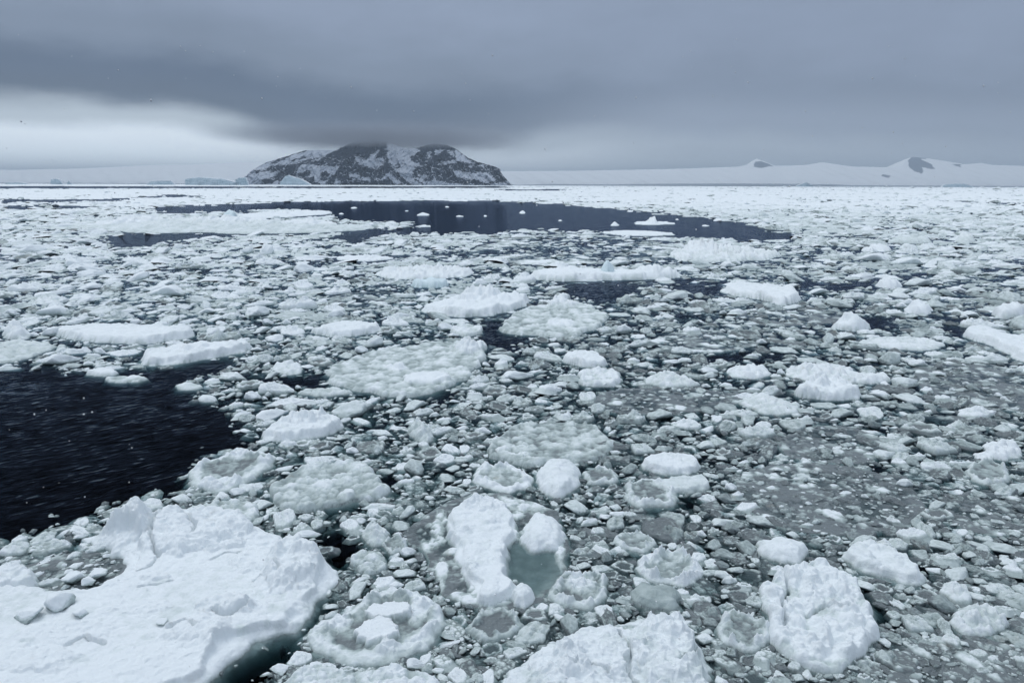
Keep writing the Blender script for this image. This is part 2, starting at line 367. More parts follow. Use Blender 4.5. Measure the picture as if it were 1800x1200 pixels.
# ---------------------------------------------------------------- floes traced one by one
HERO_POLYS = []; HERO_INFO = []; HERO_STY = []
def ell(cx, cy, a, b, rot=0, n=14, seed=0):
    r = random.Random(seed * 7 + 3); out = []
    for i in range(n):
        th = 2 * math.pi * i / n; k = 1 + r.uniform(-.13, .13)
        x, y = a * k * math.cos(th), b * k * math.sin(th); c, s = math.cos(math.radians(rot)), math.sin(math.radians(rot))
        out.append((cx + x * c - y * s, cy + x * s + y * c))
    return out
def floe(name, label, cat, short, poly, H, style, feats=(), seed=1, foot=.5, wet0=None, mat=None, group=None, z0=0.0, step=None, rs=1.0, cracks=()):
    """style: snow, slab, rubble, ring, rough, sheet, dome.  feats: (kind, cx, cy, rx, ry, height[, angle])"""
    mat = mat or M_ICE
    HERO_POLYS.append(poly); HERO_STY.append(style)
    sp = smooth_poly(poly)
    wx, wy = P(sp[:, 0], sp[:, 1]); W2 = np.stack([wx, wy], -1)
    cx, cy = W2.mean(0); D = math.hypot(cx, cy)
    HERO_INFO.append((float(np.mean([p[0] for p in poly])), float(np.mean([p[1] for p in poly])), short))
    pxs = D / 731.0                                    # metres per rendered pixel
    ext = W2.max(0) - W2.min(0)
    L = math.sqrt(ext[0] * ext[1])
    foot = min(foot, .25 * L)
    st = step or pxs * 1.05
    # more rows where the ground is foreshortened less
    sx = st; sy = st * max(1.0, min(6, D / CH * .55)) * .9
    xs = np.arange(wx.min() - foot, wx.max() + foot + sx, sx); ys = np.arange(wy.min() - foot, wy.max() + foot + sy, sy)
    X, Y = np.meshgrid(xs, ys)
    s = sdf_poly(X, Y, W2)
    smax = max(s.max(), 1e-3)
    k = 1 / max(L, .01)
    en = fbm(X * 5 * k, Y * 5 * k, seed, 3, .42)
    s = s + en * .042 * L + (.006 * L * fbm(X * 22 * k, Y * 22 * k, seed + 2, 3) if style == 'snow' else 0)
    q = max(pxs * 5, .07)                              # size of the finest clods
    big = max(L * .16, q * 2.2) * rs
    rb = rubble(X / big, Y / big, seed + 5)
    fine = fbm(X / (q * 1.6), Y / (q * 1.6), seed + 9, 3, .6)
    low = fbm(X * 2.2 * k, Y * 2.2 * k, seed + 11, 3)
    ew = min(.35 * H + .08, .35 * smax)
    ledge = .05 * L * np.clip(.8 + 1.6 * fbm(X * 4 * k, Y * 4 * k, seed + 81, 3), 0, 2)
    e = .45 * np.clip(s / ew, 0, 1) ** .5 + .55 * sstep(0, .5 * ew + .01, s - ledge * .5)
    if style in ('ring', 'dome', 'rubble'): e = np.clip(s / ew, 0, 1) ** .55
    wet = np.zeros_like(s)
    pool = np.zeros(s.shape, bool)
    if style == 'snow':
        T = H * (.8 + .12 * low) + .06 * H * fine
        rimm = sstep(-.25, .35, fbm(X * 3 * k, Y * 3 * k, seed + 21, 2)) * (1 - sstep(.05 * L, .22 * L, s))
        T = T + rimm * H * .55 * np.clip(rb, 0, 1) + .05 * H * billow(X / (q * 5), Y / (q * 5), seed + 4, 4, .6) * sstep(-.2, .5, fbm(X * 4 * k, Y * 4 * k, seed + 97, 2)) + .12 * H * np.clip(rubble(X / (big * .6), Y / (big * .6), seed + 95), -.1, .6)
        wet += .02 + .14 * low + .10 * np.clip(fbm(X / (q * 3), Y / (q * 3), seed + 91, 4, .7), -1, 1) - .2 * rimm
    elif style == 'slab':
        T = H * (.78 + .14 * low) + .05 * H * fine + .22 * H * np.clip(rb, -.2, 1) + .05 * H * billow(X / (q * 4), Y / (q * 4), seed + 4, 3)
        T = T + .28 * H * np.clip(rb, 0, 1) * sstep(0, .5, fbm(X * 2.5 * k, Y * 2.5 * k, seed + 22, 2))
        wet += .02
    elif style == 'rubble':
        dm = np.clip(s / smax, 0, 1)
        T = H * (.25 + .75 * dm ** .7) * (.45 + .75 * np.clip(rb, -.3, 1)) + .12 * H * fine + .10 * H * billow(X / (q * 3), Y / (q * 3), seed + 6, 3)
        wet += .22 - .35 * np.clip(rb, -.3, .6)
    elif style == 'dome':
        dm = np.clip(s / smax, 0, 1)
        T = H * (.35 + .6 * dm ** .6) * (1 + .15 * low) + .12 * H * np.clip(rb, 0, 1) + .03 * H * fine
        wet += .03
    elif style == 'ring':
        rp = .20 * smax * (1 + .5 * low); ring = np.exp(-((s - rp) / (.20 * smax)) ** 2) * (.65 + .5 * fbm(X * 5 * k, Y * 5 * k, seed + 71, 3))
        inner = sstep(rp * 1.0, rp * 1.9, s)
        T = .01 + H * (ring * (.45 + 1.25 * np.clip(rb, 0, 1)) + .08) + .08 * H * fine + inner * .28 * H * np.clip(rb, -.2, 1)
        wet += .12 + .62 * inner - .45 * ring * np.clip(rb, 0, 1) + .15 * (s < ew) - .25 * inner * np.clip(rb, 0, 1)
        pool |= inner > .6
    elif style == 'rough':
        T = H * (.42 + .60 * np.clip(rb, -.3, 1)) + .10 * H * fine + .12 * H * low
        T = T + .25 * H * np.exp(-((s - .08 * smax) / (.09 * smax)) ** 2)
        e = np.clip(s / ew, 0, 1) ** .45
        wet += .50 - .65 * np.clip(rb, -.3, .7)
    else:                                             # sheet: grey, barely awash
        r2, _ = cells(X / (q * 4.5), Y / (q * 4.5), seed + 31, 3, .35, .7, .5, .6)
        r3, _ = cells(X / (q * 2.2), Y / (q * 2.2), seed + 37, 3, .35, .7, .5, .6)
        T = H * (-.35 + .45 * np.clip(rb, -.5, 1) + .55 * low) + H * 1.0 * np.clip(r2 - .3, 0, 1) + H * 1.1 * np.clip(r3 - .35, 0, 1) + .22 * H * fine + .2 * H * billow(X / (q * 1.3), Y / (q * 1.3), seed + 39, 2)
        T = T + .35 * H * np.exp(-((s - .06 * smax) / (.08 * smax)) ** 2)
        wet += .95 - .85 * np.clip(r2, 0, 1) - .6 * np.clip(r3, 0, 1) - .18 * fine - .3 * np.clip(rb, 0, 1)
        e = np.clip(s / (.12 * L), 0, 1) ** .5
    if wet0 is not None: wet = wet + wet0
    for ft in feats:
        kind, fx, fy, rx, ry, h = ft[:6]; an = math.radians(ft[6]) if len(ft) > 6 else 0
        ax, ay = P(np.array([fx, fx + rx, fx]), np.array([fy, fy, fy - ry]))
        ux, uy = ax[1] - ax[0], ay[2] - ay[0]
        ddx = (X - ax[0]) / max(ux, 1e-3); ddy = (Y - ay[0]) / max(uy, 1e-3)
        if an: ddx, ddy = math.cos(an) * ddx + math.sin(an) * ddy, -math.sin(an) * ddx + math.cos(an) * ddy
        dd = np.sqrt(ddx ** 2 + ddy ** 2) + .18 * fbm(ddx * 2.2, ddy * 2.2, seed + int(fx), 4, .6)
        if kind == 'slab':
            m_ = sstep(1.05, .9, dd); T = np.where(True, T * (1 - .6 * m_) + m_ * (h * (.9 + .12 * ddx + .1 * ddy) + .25 * H * np.clip(rb, 0, 1) * .4 + .5 * H * (.8 if style == 'snow' else .3)), T)
            wet = wet * (1 - m_) + m_ * (-.05)
        elif kind == 'mound':
            m_ = np.clip((1 - dd) * 3, 0, 1) ** .6; bl = billow(ddx * 1.6, ddy * 1.6, seed + int(fx), 3); T = T + m_ * h * (.65 + .22 * bl + .30 * np.clip(rb, -.3, 1)) + m_ * .06 * h * fine; wet = wet - m_ * .1
        elif kind == 'pile':
            m_ = np.clip(1 - dd, 0, 1) ** .55; T = T + m_ * h * (.45 + .7 * np.clip(rb, -.2, 1)); wet = wet - m_ * .8
        elif kind == 'peak':
            m_ = np.clip(1 - dd, 0, 1) ** 1.1; T = T + m_ * h * (.7 + .5 * np.clip(rb, -.2, 1)); wet = wet - m_ * .8
        elif kind == 'pool':
            m_ = sstep(1.0, .8, dd); T = T * (1 - m_) + m_ * (h + .1 * H * np.clip(rb, 0, 1)); wet = wet * (1 - m_) + .30 * m_; pool |= m_ > .5
        elif kind == 'crack':
            m_ = sstep(1.0, .4, dd); T = T - m_ * h
    for ln in cracks:
        lx, ly = P(np.array([p[0] for p in ln], float), np.array([p[1] for p in ln], float)); lx -= .35 * H * 0; dmin = np.full(X.shape, 1e9)
        jx = X + .07 * fbm(X * 2.2, Y * 2.2, seed + 15, 3); jy = Y + .07 * fbm(X * 2.2, Y * 2.2, seed + 16, 3)
        for i_ in range(len(lx) - 1):
            ex_, ey_ = lx[i_ + 1] - lx[i_], ly[i_ + 1] - ly[i_]; q_ = np.clip(((jx - lx[i_]) * ex_ + (jy - ly[i_]) * ey_) / (ex_ ** 2 + ey_ ** 2), 0, 1)
            dmin = np.minimum(dmin, np.hypot(jx - lx[i_] - ex_ * q_, jy - ly[i_] - ey_ * q_))
        T = T - .30 * sstep(.075, .02, dmin)
    Z = np.where(s > 0, T * e, 0)
    under = -np.clip(-s, 0, None) / foot * .6 * (.7 + .3 * low) - .02
    Z = np.where(s > 0, np.maximum(Z, -.16) * 1.0, under) + z0
    wet = wet + .35 * sstep(.10, .0, Z) * (H < 1.0)
    wet = np.where(s < 0, .5, wet)
    co = np.stack([X - cx, Y - cy, Z], -1).reshape(-1, 3)
    # ragged sideways shove so that faces overhang a little
    jit = .3 * q * sstep(0, 2 * q, s)
    co[:, 0] += (fbm(X / q / 2, Y / q / 2, seed + 61, 2) * jit * (s > 0)).ravel(); co[:, 1] += (fbm(X / q / 2, Y / q / 2, seed + 62, 2) * jit * (s > 0)).ravel()
    qd = grid_quads(*X.shape)
    sf = s.ravel()[qd]; keep = sf.max(1) > -foot
    qd = qd[keep]; sf = sf[keep]
    isfoot = sf.mean(1) < -.02 * foot
    ispool = (pool.ravel()[qd].mean(1) > .5) & ~isfoot
    root = bpy.data.objects.new(name, None); C.objects.link(root); root.location = (cx, cy, 0); root.empty_display_size = .3
    tag(root, label, cat, group)
    w = wet.ravel()
    if style in ('ring', 'rough', 'sheet'): nm = 'ice_crust'
    else: nm = 'snow_cap'
    top = ~isfoot & ~ispool
    parts = [(nm, top, mat)]
    if ispool.sum() > 60: parts.append(('slush_pool', ispool, mat))
    else: parts[0] = (nm, top | ispool, mat)
    parts.append(('underwater_foot', isfoot, mat))
    for pn, mk, mt in parts:
        if mk.sum() < 4: continue
        o = link(pn, mesh_from(pn, co, qd[mk], [mt], {'wet': w}), root)
    return root

G = 'large ice floes drifting in the pack'
# (name, label, category, short, poly, H, style, kwargs)
def hero(label, short, poly, H, style, name='ice_floe', cat='ice floe', **kw):
    kw.setdefault('seed', 100 + len(HERO_POLYS) * 7)
    return floe(name, label, cat, short, poly, H, style, **kw)

hero('huge snow-covered white floe filling the lower left corner, rubble heaped on its right', 'the huge corner floe',
     [(-140, 1120), (-60, 1045), (60, 1050), (130, 1045), (195, 1022), (215, 990), (190, 965), (195, 945), (260, 925), (350, 918), (440, 925), (500, 950), (548, 968), (570, 1000), (574, 1035), (545, 1075), (500, 1108), (440, 1145), (380, 1178), (310, 1210), (200, 1270), (0, 1330), (-160, 1280), (-200, 1190)], .42, 'snow',
     feats=[('mound', 330, 945, 125, 40, .40, 4), ('mound', 222, 950, 38, 28, .42), ('pile', 246, 940, 16, 12, .30), ('pile', 205, 950, 16, 12, .22), ('pile', 330, 915, 60, 12, .22), ('pile', 420, 950, 34, 16, .2), ('mound', 520, 1010, 48, 42, .34), ('pile', 520, 1010, 62, 50, .34), ('mound', 455, 1000, 50, 22, .16), ('mound', 400, 1088, 50, 17, .24, 15), ('pile', 410, 1092, 60, 22, .22), ('mound', 350, 1125, 60, 24, .16), ('pile', 350, 1130, 74, 28, .22), ('pile', 460, 960, 50, 14, .2), ('mound', 275, 1032, 28, 6, .09, 8), ('mound', 120, 1130, 90, 20, .08), ('mound', 60, 1180, 80, 24, .10), ('mound', 250, 1085, 60, 12, .07), ('pile', 250, 1180, 60, 26, .14), ('crack', 275, 945, 3, 22, .2, -25), ('pile', 215, 1005, 20, 12, .25), ('pile', 440, 1110, 30, 10, .2)], foot=.45, seed=21, step=.034, cracks=[[(278, 935), (268, 955), (270, 975), (282, 990), (262, 1012), (245, 1020)], [(250, 1048), (280, 1044), (305, 1038)], [(320, 930), (345, 950), (340, 965)], [(375, 1000), (400, 985), (420, 988)], [(375, 1100), (395, 1108), (420, 1100), (440, 1085)], [(450, 1040), (480, 1020), (495, 1035)], [(300, 1130), (330, 1120), (350, 1128)], [(120, 1150), (150, 1140), (185, 1150)]])
hero('white snow floe with raised blocks and slushy left rim, cut by the bottom edge', 'the floe cut by the bottom edge',
     [(878, 1215), (905, 1172), (960, 1140), (1030, 1112), (1110, 1098), (1180, 1100), (1218, 1120), (1238, 1160), (1258, 1210), (1262, 1290), (1050, 1340), (860, 1300)], .34, 'snow', wet0=.15,
     feats=[('mound', 1172, 1165, 62, 62, .34), ('mound', 1060, 1172, 84, 36, .24), ('pile', 985, 1190, 50, 30, .35), ('pile', 1150, 1120, 30, 16, .25), ('pile', 990, 1165, 16, 12, .35), ('pile', 1190, 1125, 34, 26, .35), ('pool', 1105, 1112, 32, 10, .06), ('mound', 1010, 1235, 90, 40, .3)], foot=.4, seed=33, cracks=[[(1090, 1130), (1105, 1160), (1100, 1190), (1120, 1215)], [(1190, 1190), (1215, 1175), (1225, 1150)], [(1000, 1200), (1040, 1190), (1070, 1205)]])
hero('ring-rimmed pancake with two white blocks frozen in its green slush middle', 'the two-block ring pancake',
     [(543, 1128), (556, 1098), (600, 1080), (640, 1052), (690, 1036), (738, 1045), (776, 1072), (779, 1106), (752, 1140), (700, 1162), (620, 1170), (562, 1152)], .30, 'ring',
     feats=[('slab', 682, 1085, 40, 12, .26, -8), ('slab', 664, 1120, 38, 19, .26, 20), ('pile', 735, 1075, 28, 22, .2), ('pile', 600, 1100, 22, 15, .12)], seed=5, name='pancake_ice', cat='pancake ice')
hero('big oval lumpy ice cake crusted with rubble, lower right', 'the big oval rubble cake',
     [(1338, 1055), (1355, 1022), (1385, 1005), (1440, 998), (1500, 1020), (1527, 1066), (1540, 1108), (1512, 1156), (1462, 1182), (1400, 1166), (1358, 1118)], .44, 'rough', seed=9, rs=1.0, wet0=-.38, cracks=[[(1375, 1015), (1385, 1045), (1372, 1080), (1385, 1115)], [(1420, 1090), (1450, 1075), (1490, 1085)]],
     feats=[('pile', 1400, 1022, 40, 22, .22), ('pile', 1440, 1140, 60, 28, .2), ('pile', 1370, 1070, 20, 50, .14), ('pile', 1515, 1100, 22, 40, .14), ('mound', 1455, 1060, 45, 25, .14)])
hero('grey green slush raft awash around the tall white slab at lower centre', 'the green slush raft',
     [(715, 935), (760, 895), (820, 872), (880, 866), (960, 888), (992, 925), (1000, 985), (965, 1045), (900, 1068), (840, 1066), (785, 1045), (752, 985)], .10, 'sheet', seed=12,
     feats=[('pool', 940, 990, 54, 52, -.08), ('pile', 820, 1052, 44, 15, .20), ('pile', 775, 1015, 12, 34, .16), ('pile', 930, 890, 60, 12, .18), ('pile', 770, 930, 14, 34, .14), ('pile', 750, 960, 16, 14, .1), ('pile', 985, 970, 12, 30, .1)], wet0=-.12, rs=.6, name='slush_raft', cat='slush raft')
hero('tall irregular white slab standing on the green slush raft at lower centre', 'the tall white centre slab',
     [(788, 925), (800, 900), (850, 888), (893, 896), (908, 930), (893, 965), (889, 1005), (905, 1045), (882, 1060), (845, 1060), (822, 1020), (800, 975)], .36, 'slab', seed=14, z0=.05,
     feats=[('pile', 850, 900, 38, 14, .22), ('slab', 868, 1030, 32, 26, .12)])
hero('rounded white cake with pitted top, right of the tall centre slab', 'the pitted round cake', ell(953, 940, 39, 30, 0, seed=2), .42, 'dome', seed=17, z0=.02, name='ice_cake', cat='ice cake')
hero('small snowball-like round lump at the foot of the tall centre slab', 'the snowball lump', ell(918, 1052, 21, 17, 0, seed=3), .42, 'dome', seed=19, name='ice_cake', cat='ice cake')
hero('medium pancake with a raised lump in its centre, right of the green slush raft', 'the lump-centred pancake', ell(1020, 1038, 57, 33, -8, seed=4), .24, 'ring', feats=[('pile', 1020, 1030, 30, 17, .24)], name='pancake_ice', cat='pancake ice')
hero('saucer-shaped pancake with grey green middle beside the big dark lead', 'the saucer by the dark lead',
     [(332, 838), (346, 818), (382, 806), (440, 797), (486, 803), (468, 826), (430, 850), (392, 866), (346, 856)], .32, 'ring', feats=[('pile', 385, 850, 34, 12, .16), ('pile', 418, 806, 14, 6, .2)], seed=23, name='pancake_ice', cat='pancake ice')
hero('wide rough grey green floe with crumpled top, right of the saucer pancake', 'the crumpled grey floe',
     [(475, 866), (500, 842), (540, 822), (600, 818), (650, 821), (662, 842), (688, 860), (670, 876), (600, 886), (540, 897), (490, 888)], .34, 'rough', seed=25)
hero('oval pancake with knobbly white rim, left of the square white block', 'the knobbly oval pancake', ell(883, 842, 56, 24, 6, seed=6), .26, 'ring', name='pancake_ice', cat='pancake ice', wet0=-.25)
hero('thick smooth white block with angular outline, right of the knobbly oval pancake', 'the square white block',
     [(946, 828), (965, 818), (1000, 818), (1020, 832), (1012, 858), (985, 875), (958, 866), (944, 850)], .55, 'dome', seed=29, name='ice_block', cat='ice block')
hero('pale-rimmed pancake with scalloped edge beside a small black gap, right centre', 'the scalloped pancake', ell(1143, 868, 48, 24, 4, seed=8), .28, 'ring', name='pancake_ice', cat='pancake ice', feats=[('pile', 1160, 850, 20, 8, .15)])
hero('flat narrow pancake lying just right of the scalloped one', 'the flat narrow pancake', ell(1205, 853, 47, 14, -4, seed=9), .22, 'slab', name='pancake_ice', cat='pancake ice', wet0=.2)
hero('white snow-topped floe above the scalloped pancake', 'the white floe above the scalloped pancake', ell(1178, 818, 54, 16, 3, seed=10), .34, 'slab')
hero('hollow-topped rubbly pancake left of the big oval rubble cake', 'the hollow-topped pancake', ell(1180, 1000, 60, 27, 2, seed=11), .32, 'ring', wet0=-.25, name='pancake_ice', cat='pancake ice')
hero('long creased white floe slanting down beside a black gap at right', 'the creased slanting floe',
     [(1480, 975), (1510, 960), (1550, 968), (1590, 985), (1620, 1010), (1622, 1030), (1580, 1022), (1530, 1008), (1495, 992)], .36, 'slab', seed=37, wet0=.05)
hero('low white snow lump resting on a grey pan above the oval rubble cake', 'the low snow lump', ell(1375, 970, 46, 19, 8, seed=12), .38, 'dome', name='ice_cake', cat='ice cake')
hero('oval pancake with thick white rim left of the big oval rubble cake', 'the thick-rimmed oval pancake', ell(1308, 1112, 47, 36, 18, seed=13), .30, 'ring', name='pancake_ice', cat='pancake ice', wet0=-.1)
hero('small white-rimmed pancake above the hollow-topped one', 'the small white-rimmed pancake', ell(1115, 952, 38, 16, 5, seed=14), .24, 'ring', name='pancake_ice', cat='pancake ice', wet0=-.1)
hero('glassy green translucent cake with snowy back edge near the bottom centre right', 'the glassy green cake', ell(1150, 1052, 48, 22, 8, seed=15), .34, 'dome', name='ice_cake', cat='ice cake', wet0=.6)
hero('knobbly white cake near the right edge, low in the picture', 'the knobbly cake at the right', ell(1722, 1092, 48, 26, 5, seed=16), .42, 'rubble', name='ice_cake', cat='ice cake')
hero('square saucer pancake with grey middle near the right edge', 'the square saucer', ell(1738, 832, 38, 20, 12, n=9, seed=17), .32, 'ring', name='pancake_ice', cat='pancake ice')
hero('bright white crumbly lump above the square saucer at the right edge', 'the bright crumbly lump', ell(1762, 792, 34, 15, 8, seed=18), .5, 'rubble', wet0=-.2, name='ice_cake', cat='ice cake')
hero('row of rough pale rubble cut by the bottom edge, left of centre', 'the bottom edge rubble',
     [(480, 1235), (512, 1192), (560, 1178), (620, 1185), (690, 1178), (750, 1190), (792, 1225), (780, 1290), (560, 1300)], .32, 'rough', seed=43, wet0=-.2)
hero('broad round crusty floe right of the dark lead, dirty mound on its far edge', 'the broad round crusty floe',
     [(572, 664), (598, 640), (640, 625), (700, 612), (790, 604), (850, 608), (856, 628), (822, 662), (782, 684), (720, 696), (650, 694), (600, 682)], .30, 'rough', seed=45, rs=.45,
     feats=[('pile', 822, 616, 28, 10, .9), ('slab', 750, 672, 42, 8, .35), ('pile', 700, 650, 20, 6, .3)], foot=.8)
hero('rounded crusty floe with one snowy peak on its far side, centre', 'the peaked crusty floe',
     [(880, 582), (900, 556), (950, 540), (1010, 534), (1055, 549), (1062, 569), (1005, 592), (930, 590)], .34, 'rough', seed=47, rs=.45, feats=[('peak', 985, 537, 34, 8, 1.3), ('pile', 985, 572, 30, 6, .4)], foot=.8)
hero('hummocky white floe rising to a blunt summit, left of the peaked crusty floe', 'the hummocky white floe',
     [(742, 548), (775, 536), (830, 526), (880, 526), (930, 530), (905, 545), (850, 556), (790, 556)], .75, 'slab', seed=49, feats=[('pile', 835, 530, 42, 8, 1.6), ('pile', 880, 535, 40, 6, .6), ('pile', 790, 545, 36, 5, .3)], foot=1.0)
hero('long bright white floe with a blue lump and a knobbly right end', 'the long bright floe',
     [(930, 484), (960, 479), (1040, 480), (1130, 482), (1190, 480), (1186, 489), (1110, 492), (1030, 494), (960, 493)], .85, 'slab', seed=51, feats=[('pile', 1150, 484, 32, 4, 1.8), ('pile', 1000, 484, 40, 4, .6)], foot=1.4)
hero('small pale blue dome sitting on the long bright floe', 'the blue dome', ell(1067, 485, 13, 2.2, 0, seed=21), 2.1, 'dome', seed=52, mat=M_BLUE, name='ice_block', cat='ice block')
hero('flat-topped white floe with a broken right-hand step, right of centre', 'the flat stepped floe',
     [(1268, 512), (1300, 506), (1345, 508), (1385, 512), (1408, 527), (1375, 537), (1345, 528), (1300, 521)], .85, 'slab', seed=53, foot=1.0)
hero('long heap of white rubble below the right end of the far lead', 'the long white rubble heap',
     [(1178, 452), (1190, 443), (1240, 439), (1300, 441), (1370, 448), (1340, 457), (1260, 460), (1200, 459)], 1.8, 'rubble', seed=55, rs=.35, wet0=-.05, feats=[('pile', 1235, 446, 34, 4, 1.4)], foot=2)
hero('long smooth white floe at left with a knobbly right end', 'the long smooth left floe',
     [(100, 586), (140, 581), (220, 579), (300, 580), (342, 584), (325, 596), (260, 604), (200, 603), (130, 597)], .62, 'slab', seed=57, feats=[('pile', 315, 588, 26, 6, .5)], foot=.9)
hero('long white floe tilting up to the right over teal water, edge of the dark lead', 'the floe over teal water',
     [(250, 635), (275, 622), (340, 612), (400, 607), (441, 608), (432, 619), (370, 630), (310, 640), (262, 642)], .60, 'slab', seed=59, feats=[('pile', 345, 622, 40, 6, .3)], foot=1.3)
hero('clean white slab with a green notch, above the broad round crusty floe', 'the notched white slab',
     [(548, 585), (570, 578), (610, 572), (665, 577), (660, 584), (625, 590), (590, 592)], .55, 'slab', seed=61, foot=1.0)
hero('heaped white wedge-shaped floe at the right corner of the dark lead', 'the wedge-shaped floe',
     [(463, 768), (490, 750), (520, 740), (560, 738), (600, 744), (592, 760), (540, 772), (495, 776)], .52, 'slab', seed=63, feats=[('pile', 535, 748, 48, 10, .55)])
hero('large clean white slab cut by the right edge of the picture', 'the slab at the right edge',
     [(1690, 590), (1730, 584), (1790, 600), (1860, 622), (1900, 660), (1850, 660), (1800, 638), (1750, 612)], .65, 'slab', seed=65, foot=.9)
hero('bright snow mound right of centre, below the long rubbly floe', 'the bright snow mound', [(1396, 692), (1420, 682), (1460, 676), (1505, 690), (1510, 700), (1460, 703), (1420, 700)], .62, 'slab', seed=67, feats=[('pile', 1448, 686, 34, 8, .5)])
hero('long rubbly white floe right of centre, above the bright snow mound', 'the long rubbly floe', [(1378, 652), (1410, 642), (1460, 648), (1520, 658), (1562, 664), (1555, 672), (1480, 674), (1400, 666)], .62, 'rubble', seed=69, rs=.6, wet0=-.1)
hero('snowy crumbling floe left of the long rubbly floe', 'the crumbling snowy floe', ell(1315, 655, 42, 11, 3, seed=22), .55, 'rubble', wet0=-.2)
hero('dirty brownish rubble floe at centre right', 'the dirty brown floe', [(1132, 668), (1165, 655), (1200, 662), (1228, 676), (1180, 680), (1145, 676)], .50, 'rubble', seed=71, name='ice_floe', rs=.6)
hero('crusty white-edged floe left of the dirty brown one', 'the white-edged cake', ell(1053, 666, 37, 14, 2, seed=24), .42, 'rough', wet0=-.3, name='ice_cake', cat='ice cake')
hero('clean flat-topped oblong slab at the middle of the picture', 'the clean oblong slab', [(988, 634), (1005, 624), (1040, 626), (1066, 636), (1060, 644), (1020, 644)], .5, 'slab', seed=73)
hero('teal-edged rubbly floe below the crumbling snowy one', 'the teal-edged floe', ell(1352, 712, 48, 15, 8, seed=25), .42, 'rubble', wet0=.0)
hero('thin clean white raft floating alone in the far lead', 'the thin white raft', [(1058, 409), (1100, 406.5), (1150, 408), (1188, 412.5), (1140, 415), (1085, 413)], .35, 'slab', seed=75, foot=2)
hero('ragged lump with a pointed top in the far lead above the thin raft', 'the pointed lump in the far lead', ell(1148, 393, 36, 2.6, 0, seed=26), .8, 'rubble', feats=[('peak', 1146, 392.5, 9, 1.6, 3.0)], foot=2, wet0=-.2)
hero('very long white rubble bank lining the left shore of the far lead', 'the long rubble bank',
     [(150, 400), (230, 390), (300, 387), (420, 386), (540, 392), (640, 402), (560, 409), (440, 411), (330, 408), (220, 409)], 1.8, 'rubble', seed=77, rs=.22, wet0=.1, foot=3, feats=[('pile', 220, 394, 60, 5, 1.8), ('pile', 400, 392, 70, 4, 1.2), ('pile', 545, 396, 50, 3, 1.2)])
hero('narrow rubble spit reaching into the far lead', 'the rubble spit', [(420, 379), (470, 375), (540, 372), (578, 373), (575, 377), (520, 381), (450, 384)], 1.5, 'rubble', seed=79, rs=.4, wet0=-.3, foot=3)
hero('small pale blue block at the back of the long rubble bank', 'the pale blue block', ell(405, 386, 13, 2.0, 0, seed=27), 3.2, 'dome', seed=81, mat=M_BLUE, name='ice_block', cat='ice block')
hero('long hummock ridge of creamy rubble left of the centre, mid distance', 'the creamy hummock ridge', [(660, 482), (700, 476), (760, 473), (825, 476), (822, 485), (760, 490), (690, 490)], 1.3, 'rubble', seed=83, rs=.5, wet0=-.2, foot=1.4)
hero('pale blue tinted low floe below the creamy hummock ridge', 'the blue tinted low floe', ell(755, 502, 34, 4, 0, seed=28), .8, 'slab', mat=M_BLUE, foot=1.2)
hero('pyramid-shaped ice mound beside a dark gap at right', 'the pyramid mound', [(1462, 576), (1480, 570), (1515, 570), (1530, 578), (1500, 582)], .5, 'slab', seed=85, feats=[('peak', 1496, 575, 26, 7, 1.0)])
hero('bright crumbly hummock right of the pyramid mound', 'the crumbly hummock', ell(1614, 546, 27, 6, 3, seed=29), 1.1, 'rubble', wet0=-.3)
hero('white domed lump with a spur, upper right of the flat stepped floe', 'the domed lump with a spur', ell(1562, 503, 24, 4, 3, seed=30), 1.2, 'rubble', wet0=-.3)
hero('smooth white mound near the right edge, mid distance', 'the smooth mound at the right edge', ell(1778, 555, 32, 6, 0, seed=31), 1.0, 'slab', feats=[('pile', 1776, 553, 20, 5, .6)])
hero('loose cluster of snow-capped plates frozen in a grey pan at right', 'the snow-capped plate cluster', [(1512, 602), (1560, 592), (1610, 594), (1660, 604), (1640, 615), (1570, 614)], .42, 'rubble', seed=87, rs=.7, wet0=.0)
hero('broad rough grey floe with white crests below the centre of the picture', 'the broad crested grey floe',
     [(858, 797), (880, 768), (910, 752), (970, 745), (1040, 750), (1076, 780), (1062, 804), (985, 816), (905, 816)], .26, 'rough', seed=89, wet0=.15, rs=.7)
SHT = dict(name='slush_raft', cat='slush raft')
hero('long dull grey slush raft at centre right, dark water along its near edge', 'the long grey raft', [(1035, 702), (1090, 684), (1180, 680), (1270, 688), (1310, 704), (1240, 722), (1130, 728), (1060, 722)], .09, 'sheet', seed=91, **SHT)
hero('widest smooth grey slush raft, covering the right middle foreground', 'the widest grey raft',
     [(1292, 850), (1330, 822), (1420, 812), (1520, 826), (1600, 856), (1622, 905), (1560, 935), (1450, 940), (1360, 920), (1300, 890)], .09, 'sheet', seed=93, **SHT)
hero('dim grey slush raft in the lower right corner', 'the corner grey raft', [(1570, 1165), (1620, 1125), (1700, 1120), (1800, 1135), (1880, 1180), (1860, 1260), (1680, 1280), (1580, 1230)], .09, 'sheet', seed=95, **SHT)
hero('grey slush raft beside the slab at the right edge', 'the raft beside the edge slab', [(1600, 655), (1680, 632), (1780, 648), (1860, 680), (1820, 715), (1720, 715), (1640, 690)], .10, 'sheet', seed=97, **SHT)
hero('flat pale grey raft with a curved dark lower edge, upper centre right', 'the curved pale raft', [(1140, 598), (1200, 584), (1290, 586), (1335, 602), (1290, 615), (1200, 617)], .13, 'sheet', seed=99, wet0=-.25, **SHT)
hero('grey raft between the pyramid mound and the flat stepped floe', 'the raft under the pyramid mound', [(1290, 555), (1360, 540), (1460, 545), (1500, 560), (1420, 572), (1330, 570)], .13, 'sheet', seed=101, **SHT)
